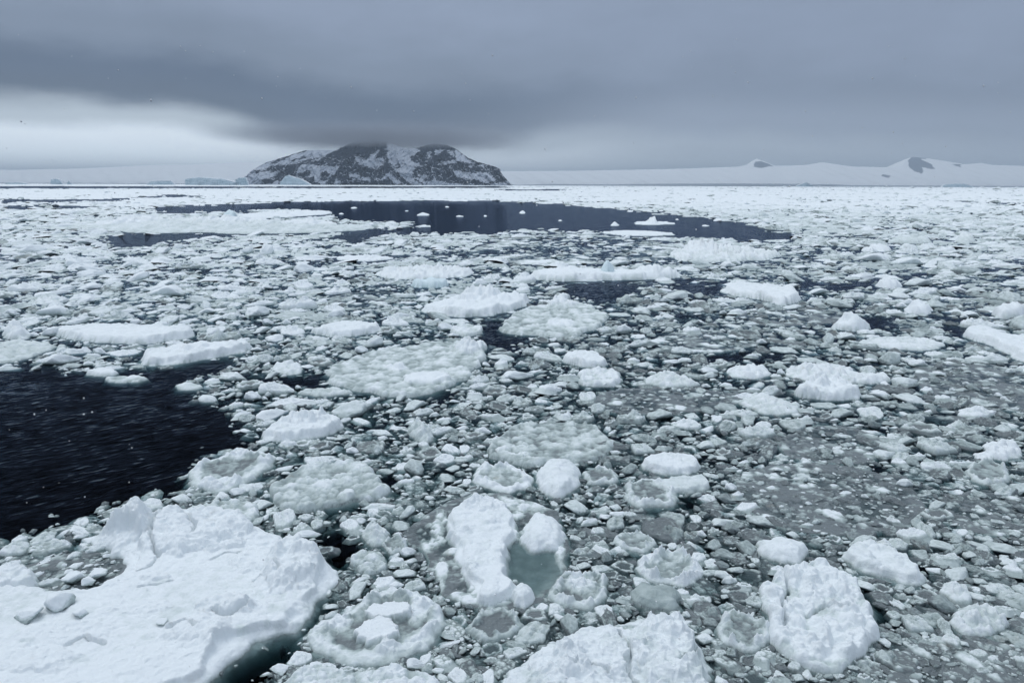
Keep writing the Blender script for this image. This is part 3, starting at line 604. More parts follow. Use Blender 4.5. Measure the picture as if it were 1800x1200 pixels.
hero('grey slush raft with drifted clumps right of the broad crested floe', 'the clumpy grey raft', [(1370, 772), (1420, 750), (1500, 752), (1560, 780), (1540, 808), (1450, 812), (1380, 798)], .10, 'sheet', seed=103, wet0=-.1, **SHT)
hero('grey slush raft behind the widest one at the right edge', 'the right edge grey raft', [(1655, 880), (1700, 862), (1790, 870), (1860, 890), (1850, 930), (1750, 940), (1670, 915)], .10, 'sheet', seed=105, **SHT)
hero('streaky grey raft left of the hummocky white floe', 'the streaky grey raft', [(575, 528), (620, 514), (700, 515), (680, 535), (610, 544)], .2, 'sheet', seed=107, wet0=-.3, **SHT)
hero('pale slush raft spread between the far lead and the long bright floe', 'the pale far raft', [(830, 440), (900, 418), (1020, 412), (1150, 425), (1190, 440), (1100, 462), (950, 465), (860, 458)], .22, 'sheet', seed=109, wet0=-.4, **SHT)
hero('dark grey slush shelf along the back of the huge corner floe', 'the slush shelf at left', [(-60, 1030), (40, 995), (110, 975), (190, 968), (225, 985), (200, 1030), (120, 1052), (0, 1060)], .10, 'sheet', seed=111, **SHT)
hero('oval white slab at the left edge, lying on the slush shelf', 'the oval slab at the left edge', ell(15, 1025, 50, 19, -4, seed=32), .36, 'slab', seed=113, z0=.06)
hero('knobbly blue-white lump at the left edge, mid distance', 'the knobbly lump at the left edge', ell(30, 588, 24, 9, 0, seed=33), .95, 'rubble', wet0=-.1)
hero('rubbly grey white floe below the knobbly lump at the left edge', 'the rubbly left edge floe', [(-60, 625), (0, 602), (50, 600), (98, 608), (70, 622), (20, 636), (-50, 640)], .45, 'rubble', seed=115, wet0=.15, rs=.6)
hero('crusty white dome-shaped pan beside a small dark lead at centre', 'the dome-shaped pan', ell(820, 582, 28, 9, 0, seed=34), .5, 'rough', wet0=-.2)
hero('white rough lump in the grey brash right of the huge corner floe', 'the rough lump by the black gap', ell(660, 940, 22, 19, 0, seed=35), .40, 'rubble', name='ice_cake', cat='ice cake')
hero('small round pan right of the rough lump by the black gap', 'the small round pan', ell(695, 958, 22, 14, 0, seed=36), .26, 'ring', name='ice_cake', cat='ice cake', wet0=-.1)
hero('wet grey cake with a frosted back edge, below the rough lump', 'the frosted grey cake', ell(650, 990, 32, 20, 0, seed=37), .28, 'rough', name='ice_cake', cat='ice cake')
hero('half-sunk grey pancake with white far rim, bottom centre', 'the half-sunk pancake', ell(868, 1098, 52, 26, -10, seed=38), .2, 'ring', name='pancake_ice', cat='pancake ice', wet0=.15)
hero('lone small floe at the near-shore edge of the dark lead, left', 'the lone small floe', ell(180, 656, 29, 5, 0, seed=39), .25, 'slab')
hero('cluster of flat wet plates just right of the lone small floe', 'the flat wet plates', ell(222, 667, 36, 5, 0, seed=40), .2, 'rough')
hero('small ragged raft of lumps jutting into the dark lead', 'the small ragged raft', ell(332, 680, 24, 6, 0, seed=41), .3, 'rubble', rs=1.5)
hero('tiny lone cake drifting off the tip of the ragged raft', 'the tiny lone cake', ell(364, 702, 17, 4.5, 0, seed=42), .25, 'dome', name='ice_cake', cat='ice cake')
hero('white floe with an oval outline above the wedge-shaped floe', 'the white oval pair', ell(505, 648, 29, 11, 0, seed=43), .42, 'rubble', wet0=-.1)
hero('low ridge of joined white cakes right of the small ragged raft', 'the joined cake ridge', ell(570, 690, 46, 6, 0, seed=44), .35, 'rubble', wet0=.1)
hero('pale lump with a rolled edge at the right edge of the lead tip', 'the rolled-edge lump', ell(1500, 655, 1, 1, 0, seed=45), .1, 'dome') if False else None
hero('bright white floe among brash, just below the long rubble bank', 'the bright floe below the bank', ell(640, 455, 50, 4, 0, seed=46), .7, 'rubble', wet0=-.3)
hero('jagged crest of ice standing out near the upper right', 'the jagged upper right crest', ell(1600, 425, 40, 3.5, 0, seed=47), 1.6, 'rubble', wet0=.15)
hero('blocky hummock right of the jagged upper right crest', 'the blocky hummock', ell(1697, 425, 18, 2.5, 0, seed=48), 2.1, 'rubble', wet0=.0)
hero('white hummock pile between the jagged crest and the long rubble heap', 'the white hummock pile', ell(1540, 440, 26, 3, 0, seed=49), 1.4, 'rubble', wet0=-.2)
hero('pinkish grey jagged cake at centre, left of the broad crested floe', 'the pinkish jagged cake', ell(740, 762, 24, 14, 20, seed=50), .6, 'rubble', name='ice_cake', cat='ice cake', wet0=.1)
hero('pale cake with two knobs above the square white block', 'the two-knobbed cake', ell(905, 797, 36, 11, 0, seed=51), .26, 'rough', name='ice_cake', cat='ice cake')
hero('shallow rimmed pan just right of the square white block', 'the shallow rimmed pan', ell(1057, 838, 33, 14, 0, seed=52), .22, 'ring', name='pancake_ice', cat='pancake ice')
hero('wet grey-white crumpled floe in brash above the huge corner floe', 'the wet crumpled floe', ell(395, 905, 62, 20, -5, seed=53), .25, 'rough', wet0=-.1)
hero('cracked low pan left of the wet crumpled floe, edge of the lead', 'the cracked low pan', ell(255, 892, 32, 9, -6, seed=54), .28, 'rough', wet0=-.3, name='ice_cake', cat='ice cake')

BITS = [(918, 374, 9, 2.2, 'the largest white lump afloat toward the right of the far lead'), (1108, 371.5, 7, 1.6, 'small white lump near the far shore of the lead, under the wide pack'),
        (1162, 371, 4, 1, 'tiny white speck of ice at the far shore of the lead'), (853, 380, 6, 1.2, 'flat white bit in the middle of the far lead'), (744, 378, 14, 1.6, 'low green-white bergy bit in the far lead'),
        (622, 366, 5, 1, 'small white bit at the left end of the far lead'), (600, 376, 8, 1.2, 'small flat bit just off the tip of the rubble spit'), (786, 364, 4, 1, 'white speck between the far shore and the green-white bit'),
        (808, 380.5, 6, 1.0, 'narrow white bit left of the flat one mid lead'), (985, 388, 7, 1.2, 'flat white bit below the largest lump in the far lead'), (1080, 396, 9, 1.6, 'white bit left of the pointed lump in the far lead'),
        (1240, 397, 6, 1.2, 'small white bit at the right end of the far lead'), (1190, 386, 5, 1.2, 'small white bit above the thin raft in the far lead'), (715, 371, 4, .9, 'white speck above the green-white bit')]
for i_, (bx, by, ba, bb, bl) in enumerate(BITS):
    hero(bl, 'the far lead bit', ell(bx, by, ba * (.55 + .3 * (i_ % 3)), bb * .8, 0, seed=60 + i_), 1.0 if ba < 9 and 0 else .35 + .1 * (i_ % 3) if ba < 9 else .9, 'rubble', foot=1.0, wet0=-.3, rs=.8, name='bergy_bit', cat='bergy bit', group='bits of ice afloat in the far lead')
    HERO_INFO.pop()

# ---------------------------------------------------------------- slush and far pack between the floes: one continuous sheet
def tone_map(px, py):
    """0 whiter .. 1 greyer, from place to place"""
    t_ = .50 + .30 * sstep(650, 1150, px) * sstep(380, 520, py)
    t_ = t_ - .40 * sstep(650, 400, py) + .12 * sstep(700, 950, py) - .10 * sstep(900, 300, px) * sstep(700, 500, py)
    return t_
def build_slush():
    ylist = [12.5]
    while ylist[-1] < 9500:
        y = ylist[-1]; ylist.append(y * (1 + min(max(9.0e-5 * y, .0026), .02)))
    ys = np.array(ylist); us = np.linspace(-.86, .86, 1150)
    X = us[None, :] * ys[:, None]; Y = np.repeat(ys[:, None], len(us), 1)
    r = np.hypot(X, Y); v = np.log(r); a = np.arctan2(X, Y)
    px, py = proj(X, Y)
    wpx = px + 26 * fbm(a * 30, v * 30, 5, 5, .6); wpy = py + np.clip((py - 322) * .085, .6, 16) * fbm(a * 22, v * 22, 6, 3)
    ld = lead_field(wpx, wpy)
    A = np.clip(.055 * (r / 20) ** .72, 0, .9)
    tmap = tone_map(px, py)
    patch = fbm(a * 9, v * 9, 77, 4, .6) + .5 * fbm(a * 40, v * 40, 78, 3)
    z = np.full(X.shape, -9.0); idv = np.zeros(X.shape)
    for sc, off, seed, pr in ((1 / .036, -.35, 11, .6), (1 / .017, -.2, 12, .75), (1 / .0085, -.1, 13, .85), (1 / .0042, -.25, 14, .6)):
        c, i = cells(a * sc, v * sc, seed * 100, 3, .42, .72, .25, pr, 3)
        c = c + off
        m = c > z; z = np.where(m, c, z); idv = np.where(m, i, idv)
    z = z - 1.05 + .75 * patch + .80 * sstep(480, 350, py) + .35 * sstep(.75, .30, tmap) - .42 * sstep(540, 740, py) + .26 * sstep(620, 500, py) * (1 - .3 * sstep(900, 1500, px)) + .10 * sstep(900, 1200, px)
    near = sstep(1000, 1150, py)
    fine = billow(a * 420, v * 420, 55, 2)
    zz = np.clip(z, -2.5, .75) * A * 1.5 + fine * A * .06
    far = sstep(120, 600, r)
    zz = zz + far * A * (.30 + .55 * fbm(a * 14, v * 34, 93, 4, .6) * sstep(400, 345, py))
    zz = np.where(zz > .04, .04 + (zz - .04) * (.6 + .4 * far), zz)
    lm = sstep(-2.0, 3.0, ld * (1 + 4 * sstep(420, 340, py)))
    zz = zz - lm * (3 + A)
    for pl in HERO_POLYS:
        a_ = np.array(pl); m = (px > a_[:, 0].min() - 12) & (px < a_[:, 0].max() + 12) & (py > a_[:, 1].min() - 8) & (py < a_[:, 1].max() + 8)
        if m.any():
            s_ = sdf_poly(px[m], py[m], smooth_poly(pl, 3)); zz[m] = zz[m] - (.25 + A[m]) * sstep(-5, 1, s_)
    z2 = np.clip(zz, -3.5, None)
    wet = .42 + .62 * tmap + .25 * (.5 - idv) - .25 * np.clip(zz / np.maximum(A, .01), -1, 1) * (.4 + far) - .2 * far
    co = np.stack([X, Y, z2], -1).reshape(-1, 3)
    qd = grid_quads(*X.shape)
    zq = z2.ravel()[qd].max(1); qd = qd[zq > -2.2]
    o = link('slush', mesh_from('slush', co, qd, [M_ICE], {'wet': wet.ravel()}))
    tag(o, 'grey slush and broken pack ice filling the sea between the floes', 'slush', None, 'stuff')
build_slush()

# ---------------------------------------------------------------- prototypes of the small ice
def disc_proto(seed, style):
    ns, nrng = 72, 26
    th = np.linspace(0, 2 * math.pi, ns, endpoint=False)
    rr = np.concatenate([np.linspace(.02, .9, nrng - 8), np.linspace(.93, 1.45, 8)])
    R_, TH = np.meshgrid(rr, th, indexing='ij')
    ox = np.cos(TH); oy = np.sin(TH)
    rnd = random.Random(seed * 5); poly = np.full(TH.shape, 1.25)
    for _k in range(7):
        a_ = rnd.uniform(0, 6.283); poly = np.minimum(poly, rnd.uniform(.72, 1.0) / np.maximum(np.cos(TH - a_), .12))
    outl = .85 * poly + .15 + .10 * fbm(ox * 1.1 + seed, oy * 1.1, seed, 3) + .05 * fbm(ox * 4, oy * 4, seed + 3, 3)
    x = ox * R_ * outl * 1.05; y = oy * R_ * outl * .85
    rb = np.clip(rubble(x * 2.2 + seed, y * 2.2, seed + 8), -.3, 1); fi = fbm(x * 7, y * 7, seed + 7, 3, .6); lo = fbm(x * 1.2, y * 1.2, seed + 1, 2)
    e = np.clip((1.0 - R_) / .10, 0, 1) ** .5
    if style == 'rim':
        rg = np.exp(-((R_ - .74) / .17) ** 2); T = .08 + .17 * rg * (.4 + .9 * np.clip(rb, 0, 1)); wet = .55 - .6 * rg * (.4 + rb)
    elif style == 'mound':
        T = .17 + .22 * (1 - R_ ** 2) * (.6 + 1.1 * rb) + .06 * x; wet = .15 - .3 * rb
    elif style == 'flat':
        T = .11 + .05 * lo + .06 * rb + .06 * y; wet = .42 - .45 * rb
    else:
        T = .10 + .12 * np.clip(rb, 0, 1) + .30 * np.clip(1 - ((x - .3) ** 2 + (y + .1) ** 2) * 4, 0, 1) * (.6 + .6 * rb); wet = .4 - .5 * rb
    z = np.where(R_ < 1, T * e + .03 * fi * e, -(R_ - 1) * .75)
    wet = wet + .70 * sstep(.20, .0, z); wet = np.where(R_ < .97, wet, .75)
    co = np.stack([x, y, z], -1)
    co[..., 0] += .03 * fi * (R_ < 1)
    co = co.reshape(-1, 3)
    i = np.arange(len(rr) * ns).reshape(len(rr), ns); j = np.roll(i, -1, 1)
    q = np.stack([i[:-1], i[1:], j[1:], j[:-1]], -1).reshape(-1, 4)
    cap = len(co); co = np.vstack([co, [[0, 0, co[:ns, 2].mean()]]]); w = np.append(wet.ravel(), wet.ravel()[0])
    tri = np.stack([i[0], j[0], np.full(ns, cap), np.full(ns, cap)], -1)
    q = q[:, ::-1]
    me = mesh_from('ice_cake', co, q[:, ::-1], [M_INST], {'wet': w})
    return me
def chunk_proto(seed):
    rnd = random.Random(seed); bm = bmesh.new(); bmesh.ops.create_icosphere(bm, subdivisions=4, radius=1)
    pl = []
    for i in range(13):
        n_ = Vector((rnd.gauss(0, 1), rnd.gauss(0, 1), rnd.gauss(0, .8))).normalized(); pl.append((n_, rnd.uniform(.6, .95)))
    w = []
    for v in bm.verts:
        d = v.co.normalized(); r = min([h / max(d.dot(n_), .05) for n_, h in pl] + [1.25])
        r = .93 * r + .07
        nz = mnoise.fractal(d * 2.0 + Vector((seed, 0, 0)), 1, 2, 5); n3 = mnoise.fractal(d * 7 + Vector((seed, 0, 0)), 1, 2, 4)
        r *= 1 + .10 * nz + .05 * n3
        c = d * r; c.z = c.z * (.30 if seed % 2 else .45) + .02; c.y *= .8
        if c.z < 0: c.x *= 1 + .25 * c.z; c.z *= .9
        v.co = c; w.append(.18 - .25 * n3 + .75 * max(0, min(1, (.2 - c.z) / .2)))
    me = bpy.data.meshes.new('ice_chunk'); bm.to_mesh(me); bm.free()
    a = me.attributes.new('wet', 'FLOAT', 'POINT'); a.data.foreach_set('value', np.array(w, np.float32))
    me.polygons.foreach_set('use_smooth', np.ones(len(me.polygons), bool)); me.materials.append(M_INST)
    return me
protos = [disc_proto(s, st) for s, st in ((1, 'rim'), (2, 'mound'), (3, 'flat'), (4, 'twin'), (5, 'mound'), (6, 'rim'), (7, 'flat'), (8, 'twin'), (9, 'mound'))] + [chunk_proto(s) for s in (11, 12, 13, 14)]
KINDS_ = ['rimmed', 'mounded', 'flat', 'knobbed', 'mounded', 'rimmed', 'flat', 'knobbed', 'mounded', 'blocky', 'blocky', 'blocky', 'blocky']
pcol = bpy.data.collections.new('brash_shapes')
for k, me in enumerate(protos):
    pcol.objects.link(bpy.data.objects.new('shape_%02d' % k, me))

# ---------------------------------------------------------------- scatter: big cakes as things, the fine brash as stuff
rng = np.random.default_rng(7)
OW, OH, OX, OY = 2200, 1060, -200, 320            # half-resolution not needed
occ = np.zeros((OH, OW), np.float32)
gy, gx = np.mgrid[0:OH, 0:OW]
for pl, sty in zip(HERO_POLYS, HERO_STY):
    a_ = np.array(pl); x0, x1 = int(max(a_[:, 0].min() - OX - 2, 0)), int(min(a_[:, 0].max() - OX + 2, OW)); y0, y1 = int(max(a_[:, 1].min() - OY - 2, 0)), int(min(a_[:, 1].max() - OY + 2, OH))
    if x1 <= x0 or y1 <= y0: continue
    s_ = sdf_poly(gx[y0:y1, x0:x1] + OX + .0, gy[y0:y1, x0:x1] + OY + .0, smooth_poly(pl, 3))
    occ[y0:y1, x0:x1] = np.maximum(occ[y0:y1, x0:x1], (s_ > -1) * (.27 if sty == 'sheet' and pl is not HERO_POLYS[4] else 1.0))
heromask = occ.copy()
ldo = lead_field((gx + OX).astype(float), (gy + OY).astype(float))
fe_ = fbm((gx + OX) * .03, (gy + OY) * .09, 31, 3)
occ[ldo > np.clip(.012 * (gy + OY - 322), .3, 6) * (1 + 4 * fe_)] = 1
placed = []
def scatter(amin, amax, tries, thr):
    pxs = rng.uniform(-190, 1990, tries); pys = 328 + (1340 - 328) * rng.uniform(0, 1, tries) ** 1.15
    aa = amin * (amax / amin) ** (rng.uniform(0, 1, tries) ** 1.6)
    u = rng.uniform(0, 1, (tries, 4))
    for i in range(tries):
        px, py, a = pxs[i], pys[i], aa[i]
        lim = 3.2 + (py - 328) * .16
        if a > lim: a = lim * (.5 + .5 * u[i, 0])
        if a < 2.0: continue
        d = CH / max((py - 324.5) / F, 1e-4); b = max(a * min(.62, CH / d * 1.15) * .9, .6)
        x0, x1 = int(px - a - OX), int(px + a - OX) + 1; y0, y1 = int(py - b - OY), int(py + b - OY) + 1
        if x0 < 0 or y0 < 0 or x1 >= OW or y1 >= OH: continue
        sub = occ[y0:y1, x0:x1]
        if sub.mean() > thr or occ[int(py - OY), int(px - OX)] > .5: continue
        ex = (gx[y0:y1, x0:x1] + OX - px) / a; ey = (gy[y0:y1, x0:x1] + OY - py) / b
        np.maximum(sub, (ex * ex + ey * ey < .9), out=sub)
        placed.append((px, py, a, u[i, 1], u[i, 2], u[i, 3]))
scatter(26, 42, 300, .08); scatter(17, 27, 2200, .16); 
n_big = len(placed)
scatter(11, 18, 9000, .26); scatter(7, 11.5, 20000, .3); scatter(4, 7.2, 26000, .30); scatter(2.2, 4, 30000, .38)
placed.sort(key=lambda p: -p[2])
ORD = ['', 'second ', 'third ', 'fourth ', 'fifth ', 'sixth ', 'seventh ', 'eighth ', 'ninth ', 'tenth ', 'eleventh ', 'twelfth ']
inframe = [p for p in placed if -10 < p[0] < 1810 and p[1] < 1205]
singles = inframe[:250]; sset = set(map(id, singles))
rest = [p for p in placed if id(p) not in sset]
def world_of(p):
    x, y = P(np.array(p[0]), np.array(p[1])); x = float(x); y = float(y); return x, y, p[2] * math.hypot(math.hypot(x, y), CH) / F
objm = []
for me in protos:
    m2 = me.copy(); m2.materials.clear(); m2.materials.append(M_OBJ); objm.append(m2)
buckets = {}
for p in singles:
    x, y, r = world_of(p)
    k = min(int(p[3] * len(protos)), len(protos) - 1)
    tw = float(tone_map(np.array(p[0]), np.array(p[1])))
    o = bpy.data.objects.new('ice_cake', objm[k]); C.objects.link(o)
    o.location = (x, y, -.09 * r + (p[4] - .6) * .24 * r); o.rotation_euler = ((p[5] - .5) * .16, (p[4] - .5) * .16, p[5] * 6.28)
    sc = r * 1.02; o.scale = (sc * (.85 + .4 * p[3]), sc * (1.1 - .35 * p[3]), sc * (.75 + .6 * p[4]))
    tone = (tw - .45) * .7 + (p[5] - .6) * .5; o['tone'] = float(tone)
    hx, hy, sh = min(HERO_INFO, key=lambda h: (h[0] - p[0]) ** 2 + (2.0 * (h[1] - p[1])) ** 2)
    dx, dy = p[0] - hx, (p[1] - hy) * 2.0
    if abs(dx) > abs(dy): dr = 'right of ' if dx > 0 else 'left of '
    else: dr = 'in front of ' if dy > 0 else 'behind '
    ad = 'white' if tone < -.1 else ('pale' if tone < .15 else 'grey')
    key = (ad, KINDS_[k], dr, sh)
    buckets.setdefault(key, []).append((math.hypot(dx, dy), o))
for (ad, kk, dr, sh), lst in buckets.items():
    lst.sort(key=lambda t_: t_[0])
    for i, (_, o) in enumerate(lst):
        far_ = ['nearest ', 'second nearest ', 'third nearest ', 'fourth nearest ', 'fifth nearest ', 'sixth nearest '][min(i, 5)] if len(lst) > 1 else ''
        tag(o, ('%s%s %s ice cake %s%s' % (far_, ad, kk, dr, sh)).strip(), 'ice cake', 'small ice cakes between the larger floes')

CH_ON = [(50, 1082, 20, 'faceted white chunk lying on the huge corner floe, nearest the left edge'), (105, 1062, 24, 'largest white chunk sitting on the left part of the huge corner floe'),
         (141, 1078, 12, 'small white chunk right of the largest chunk on the corner floe'), (128, 1018, 17, 'rounded white chunk between the slush shelf and the corner floe'), (172, 1010, 19, 'wide white chunk at the slush shelf edge beside the corner floe'),
         (155, 1024, 11, 'little chunk between two bigger ones by the slush shelf'), (285, 1092, 10, 'small flat disc of ice on the middle of the corner floe')]
for i_, (bx, by, br, bl) in enumerate(CH_ON):
    zz_ = .42 if by > 1030 else .12
    x, y = P(np.array(float(bx)), np.array(float(by)), zz_); r = br * math.hypot(math.hypot(x, y), CH) / F
    o = bpy.data.objects.new('ice_chunk', objm[9 + i_ % 4]); C.objects.link(o); o.location = (x, y, zz_ + .1 * r); o.rotation_euler = (.1, -.12, i_ * 1.3); sc = r
    o.scale = (sc, sc, sc * (1.2 if i_ < 6 else .3)); o['tone'] = -.3; tag(o, bl, 'ice chunk', 'loose chunks lying on the corner floe')

def gn_scatter(name, pts, label):
    n = len(pts)
    co = np.zeros((n, 3)); rot = np.zeros((n, 3)); scl = np.zeros((n, 3)); idx = np.zeros(n, int); tone = np.zeros(n)
    arr = np.array(pts); x, y = P(arr[:, 0], arr[:, 1]); r = arr[:, 2] * np.sqrt(x * x + y * y + CH * CH) / F
    tw = tone_map(arr[:, 0], arr[:, 1])
    dist = np.hypot(x, y)
    co[:, 0] = x; co[:, 1] = y; co[:, 2] = r * ((arr[:, 4] - .86) * .42) * sstep(300, 60, dist)
    rot[:, 2] = arr[:, 5] * 6.28; rot[:, 0] = (arr[:, 5] - .5) * .55; rot[:, 1] = (arr[:, 4] - .5) * .55
    st_ = .75 + .65 * ((arr[:, 4] * 7.3) % 1); scl[:, 0] = r * 1.05 * st_; scl[:, 1] = r * 1.05 / st_ ** .7; scl[:, 2] = r * (.6 + .9 * arr[:, 4]) * (1 - .32 * sstep(40, 130, dist))
    idx = np.minimum((arr[:, 3] * len(protos)).astype(int), len(protos) - 1)
    sw_ = (arr[:, 2] < 9) & ((idx == 0) | (idx == 5)); idx = np.where(sw_, np.where(arr[:, 5] > .5, 2, 10), idx)
    tone = (tw - .27) * .75 + (arr[:, 5] - .55) * .95 - .28 * sstep(6, 15, arr[:, 2])
    me = bpy.data.meshes.new(name); me.vertices.add(n); me.vertices.foreach_set('co', co.astype(np.float32).ravel())
    for an, tp_, v in (('rot', 'FLOAT_VECTOR', rot), ('scl', 'FLOAT_VECTOR', scl)):
        a = me.attributes.new(an, tp_, 'POINT'); a.data.foreach_set('vector', v.astype(np.float32).ravel())
    a = me.attributes.new('idx', 'INT', 'POINT'); a.data.foreach_set('value', idx.astype(np.int32))
    a = me.attributes.new('tone', 'FLOAT', 'POINT'); a.data.foreach_set('value', tone.astype(np.float32))
    o = link(name, me)
    g = bpy.data.node_groups.new('scatter', 'GeometryNodeTree')
    g.interface.new_socket('Geometry', in_out='INPUT', socket_type='NodeSocketGeometry'); g.interface.new_socket('Geometry', in_out='OUTPUT', socket_type='NodeSocketGeometry')
    gi = g.nodes.new('NodeGroupInput'); go = g.nodes.new('NodeGroupOutput')
    ip = g.nodes.new('GeometryNodeInstanceOnPoints'); ci = g.nodes.new('GeometryNodeCollectionInfo')
    ci.inputs[0].default_value = pcol; ci.inputs['Separate Children'].default_value = True; ci.inputs['Reset Children'].default_value = True
    g.links.new(gi.outputs[0], ip.inputs['Points']); g.links.new(ci.outputs[0], ip.inputs['Instance']); ip.inputs['Pick Instance'].default_value = True
    for nm, dt, sk in (('idx', 'INT', 'Instance Index'), ('rot', 'FLOAT_VECTOR', 'Rotation'), ('scl', 'FLOAT_VECTOR', 'Scale')):
        na = g.nodes.new('GeometryNodeInputNamedAttribute'); na.data_type = dt; na.inputs[0].default_value = nm
        g.links.new([s for s in na.outputs if s.enabled][0], ip.inputs[sk])
    g.links.new(ip.outputs[0], go.inputs[0])
    md = o.modifiers.new('scatter', 'NODES'); md.node_group = g
    tag(o, label, 'brash ice', None, 'stuff')
    return o
gn_scatter('brash_ice', rest, 'countless small ice cakes and lumps drifting between the floes')
print('placed', len(placed), 'singles', len(singles), 'heroes', len(HERO_POLYS))

# ---------------------------------------------------------------- the rocky island
def rock_snow_material(snowc=(.50, .55, .62), r0=(.006, .013, .026), r1=(.026, .038, .060)):  # default snow colour is dimmed: the cloud's shade over the island is painted in
    m, nt = new_mat('rock_and_snow')
    out = N(nt, 'ShaderNodeOutputMaterial'); bs = N(nt, 'ShaderNodeBsdfPrincipled'); nt.links.new(bs.outputs[0], out.inputs[0])
    sn = N(nt, 'ShaderNodeAttribute', attribute_name='snow').outputs['Fac']
    geo = N(nt, 'ShaderNodeNewGeometry')
    nz = N(nt, 'ShaderNodeTexNoise'); nz.inputs['Scale'].default_value = .02; nz.inputs['Detail'].default_value = 8; nz.inputs['Roughness'].default_value = .7
    nt.links.new(geo.outputs['Position'], nz.inputs['Vector'])
    rk = RAMP(nt, nz.outputs[0], [(.3, r0), (.7, r1)], 'LINEAR')
    n3 = N(nt, 'ShaderNodeTexNoise'); n3.inputs['Scale'].default_value = .028; n3.inputs['Detail'].default_value = 6; n3.inputs['Roughness'].default_value = .75
    nt.links.new(geo.outputs['Position'], n3.inputs['Vector'])
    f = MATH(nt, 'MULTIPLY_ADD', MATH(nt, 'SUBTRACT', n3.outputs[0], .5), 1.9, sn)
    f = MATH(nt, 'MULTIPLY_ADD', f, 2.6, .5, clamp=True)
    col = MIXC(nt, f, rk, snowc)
    nt.links.new(col, bs.inputs['Base Color']); bs.inputs['Roughness'].default_value = .95; bs.inputs['Specular IOR Level'].default_value = .1
    return m
M_RS = rock_snow_material(); M_FAR = rock_snow_material((.84, .88, .90), (.16, .19, .23), (.25, .29, .33))  # far rock tones are lightened to paint extra distance haze into the colour
def ridge_land(name, D, sil, snow_polys, rock_polys, base_snow, depth, seed, relief, nx, nz_, base_py=326.0, label=None, z_top_px=None):
    """land whose skyline follows sil (px, py) when stood at distance D; real depth behind it"""
    sil = np.array(sil, float)
    pxs = np.linspace(sil[0, 0], sil[-1, 0], nx)
    top = np.interp(pxs, sil[:, 0], sil[:, 1]) + .5 * fbm(pxs * .15, pxs * 0, seed, 4, .6) * min(1, relief / 20)
    w = np.linspace(0, 1, nz_)
    PXg, Wg = np.meshgrid(pxs, w)
    TOP = np.repeat(top[None, :], nz_, 0)
    PYg = base_py + 1.0 + (TOP - base_py - 1.0) * Wg
    hgt = (base_py + .5 - PYg) / F * D
    x = (PXg - 900) / F * D
    y = D + depth * Wg ** 1.3 * np.clip((base_py - TOP) / 60, .15, 1.2) + relief * fbm(PXg * .05 + 2 * Wg, PYg * .03, seed + 3, 5, .55) * np.sin(np.pi * np.clip(Wg, .0, 1)) ** .5
    y = y + relief * .5 * np.abs(fbm(PXg * .12 + PYg * .05, PYg * .05, seed + 8, 4, .6))
    z = np.maximum(hgt, -6)
    # rock / snow map
    f = np.full(PXg.shape, 1.0 if base_snow else -1.0)
    wob = .9 * fbm(PXg * .22, PYg * .35, seed + 5, 3, .6); wob2 = .9 * fbm(PXg * .22, PYg * .35, seed + 6, 3, .6)
    for pl, sg in [(q_, 1) for q_ in snow_polys] + [(q_, -1) for q_ in rock_polys]:
        s_ = sdf_poly(PXg + wob, PYg + wob2, pl)
        f = np.where(s_ > -.6, sg * np.clip((s_ + .3) / 1.2, -1, 1) * .9 + np.where(s_ < .3, f * .5, 0), f)
    if name == 'island': f = f + .55 * fbm((PXg + PYg * 1.2) * .10, (PYg - PXg * .3) * .5, seed + 9, 4, .7)
    # back side
    nb = 24; wb = np.linspace(0, 1, nb)[1:, None]
    xb = np.repeat(x[-1:], nb - 1, 0) + 0; yb = y[-1:] + depth * 1.5 * wb + 5 * wb; zb = z[-1:] * (1 - wb ** 1.2) - 6 * wb
    fb = np.ones_like(xb)
    co = np.stack([np.vstack([x, xb]), np.vstack([y, yb]), np.vstack([z, zb])], -1).reshape(-1, 3)
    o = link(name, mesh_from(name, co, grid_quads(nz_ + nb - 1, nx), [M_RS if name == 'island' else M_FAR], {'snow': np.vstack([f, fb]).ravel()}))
    tag(o, label, 'island' if name == 'island' else 'mountain', None, 'structure')
    return o
SIL = [(425, 327), (432, 305), (437, 298), (445, 287.5), (470, 277), (504, 262), (530, 261), (560, 262), (568, 256), (580, 250), (600, 243), (640, 240), (665, 247), (690, 256), (705, 258), (722, 254), (745, 248), (770, 250), (785, 255), (794, 260), (806, 269), (817, 276), (835, 284), (851, 288), (868, 293), (877, 297), (879, 304), (886, 312), (892, 319), (900, 327)]
ROCK_MAIN = [(477, 316), (487, 300), (480, 291), (505, 291), (525, 285), (542, 283), (555, 268), (563, 261), (575, 252), (600, 240), (660, 240), (662, 262), (672, 282), (690, 302), (712, 316), (735, 329), (600, 329), (500, 327), (492, 320)]
ROCK_R = [(708, 275), (716, 270), (724, 262), (712, 257), (735, 240), (800, 240), (800, 262), (820, 276), (851, 287), (882, 294), (882, 304), (894, 316), (880, 321), (868, 323), (850, 327), (750, 329), (733, 320), (724, 308), (725, 294), (740, 293), (733, 289), (714, 283)]
rocks = [ROCK_MAIN, ROCK_R,
         [(445, 286), (475, 273), (506, 260), (506, 265), (480, 276), (464, 288), (456, 289), (466, 281)],
         [(485, 277), (473, 288), (460, 291), (469, 281), (481, 276)], [(459, 293), (472, 293), (484, 291), (487, 299), (469, 307), (467, 301), (452, 307), (444, 302), (456, 301)],
         [(436, 298), (440, 296), (438, 301), (434, 300)], [(462, 321), (474, 316), (488, 317), (486, 322), (478, 326)], [(494, 283), (512, 276), (528, 272), (515, 279), (500, 286)], [(505, 287), (530, 278), (548, 274), (535, 281), (518, 286)]]
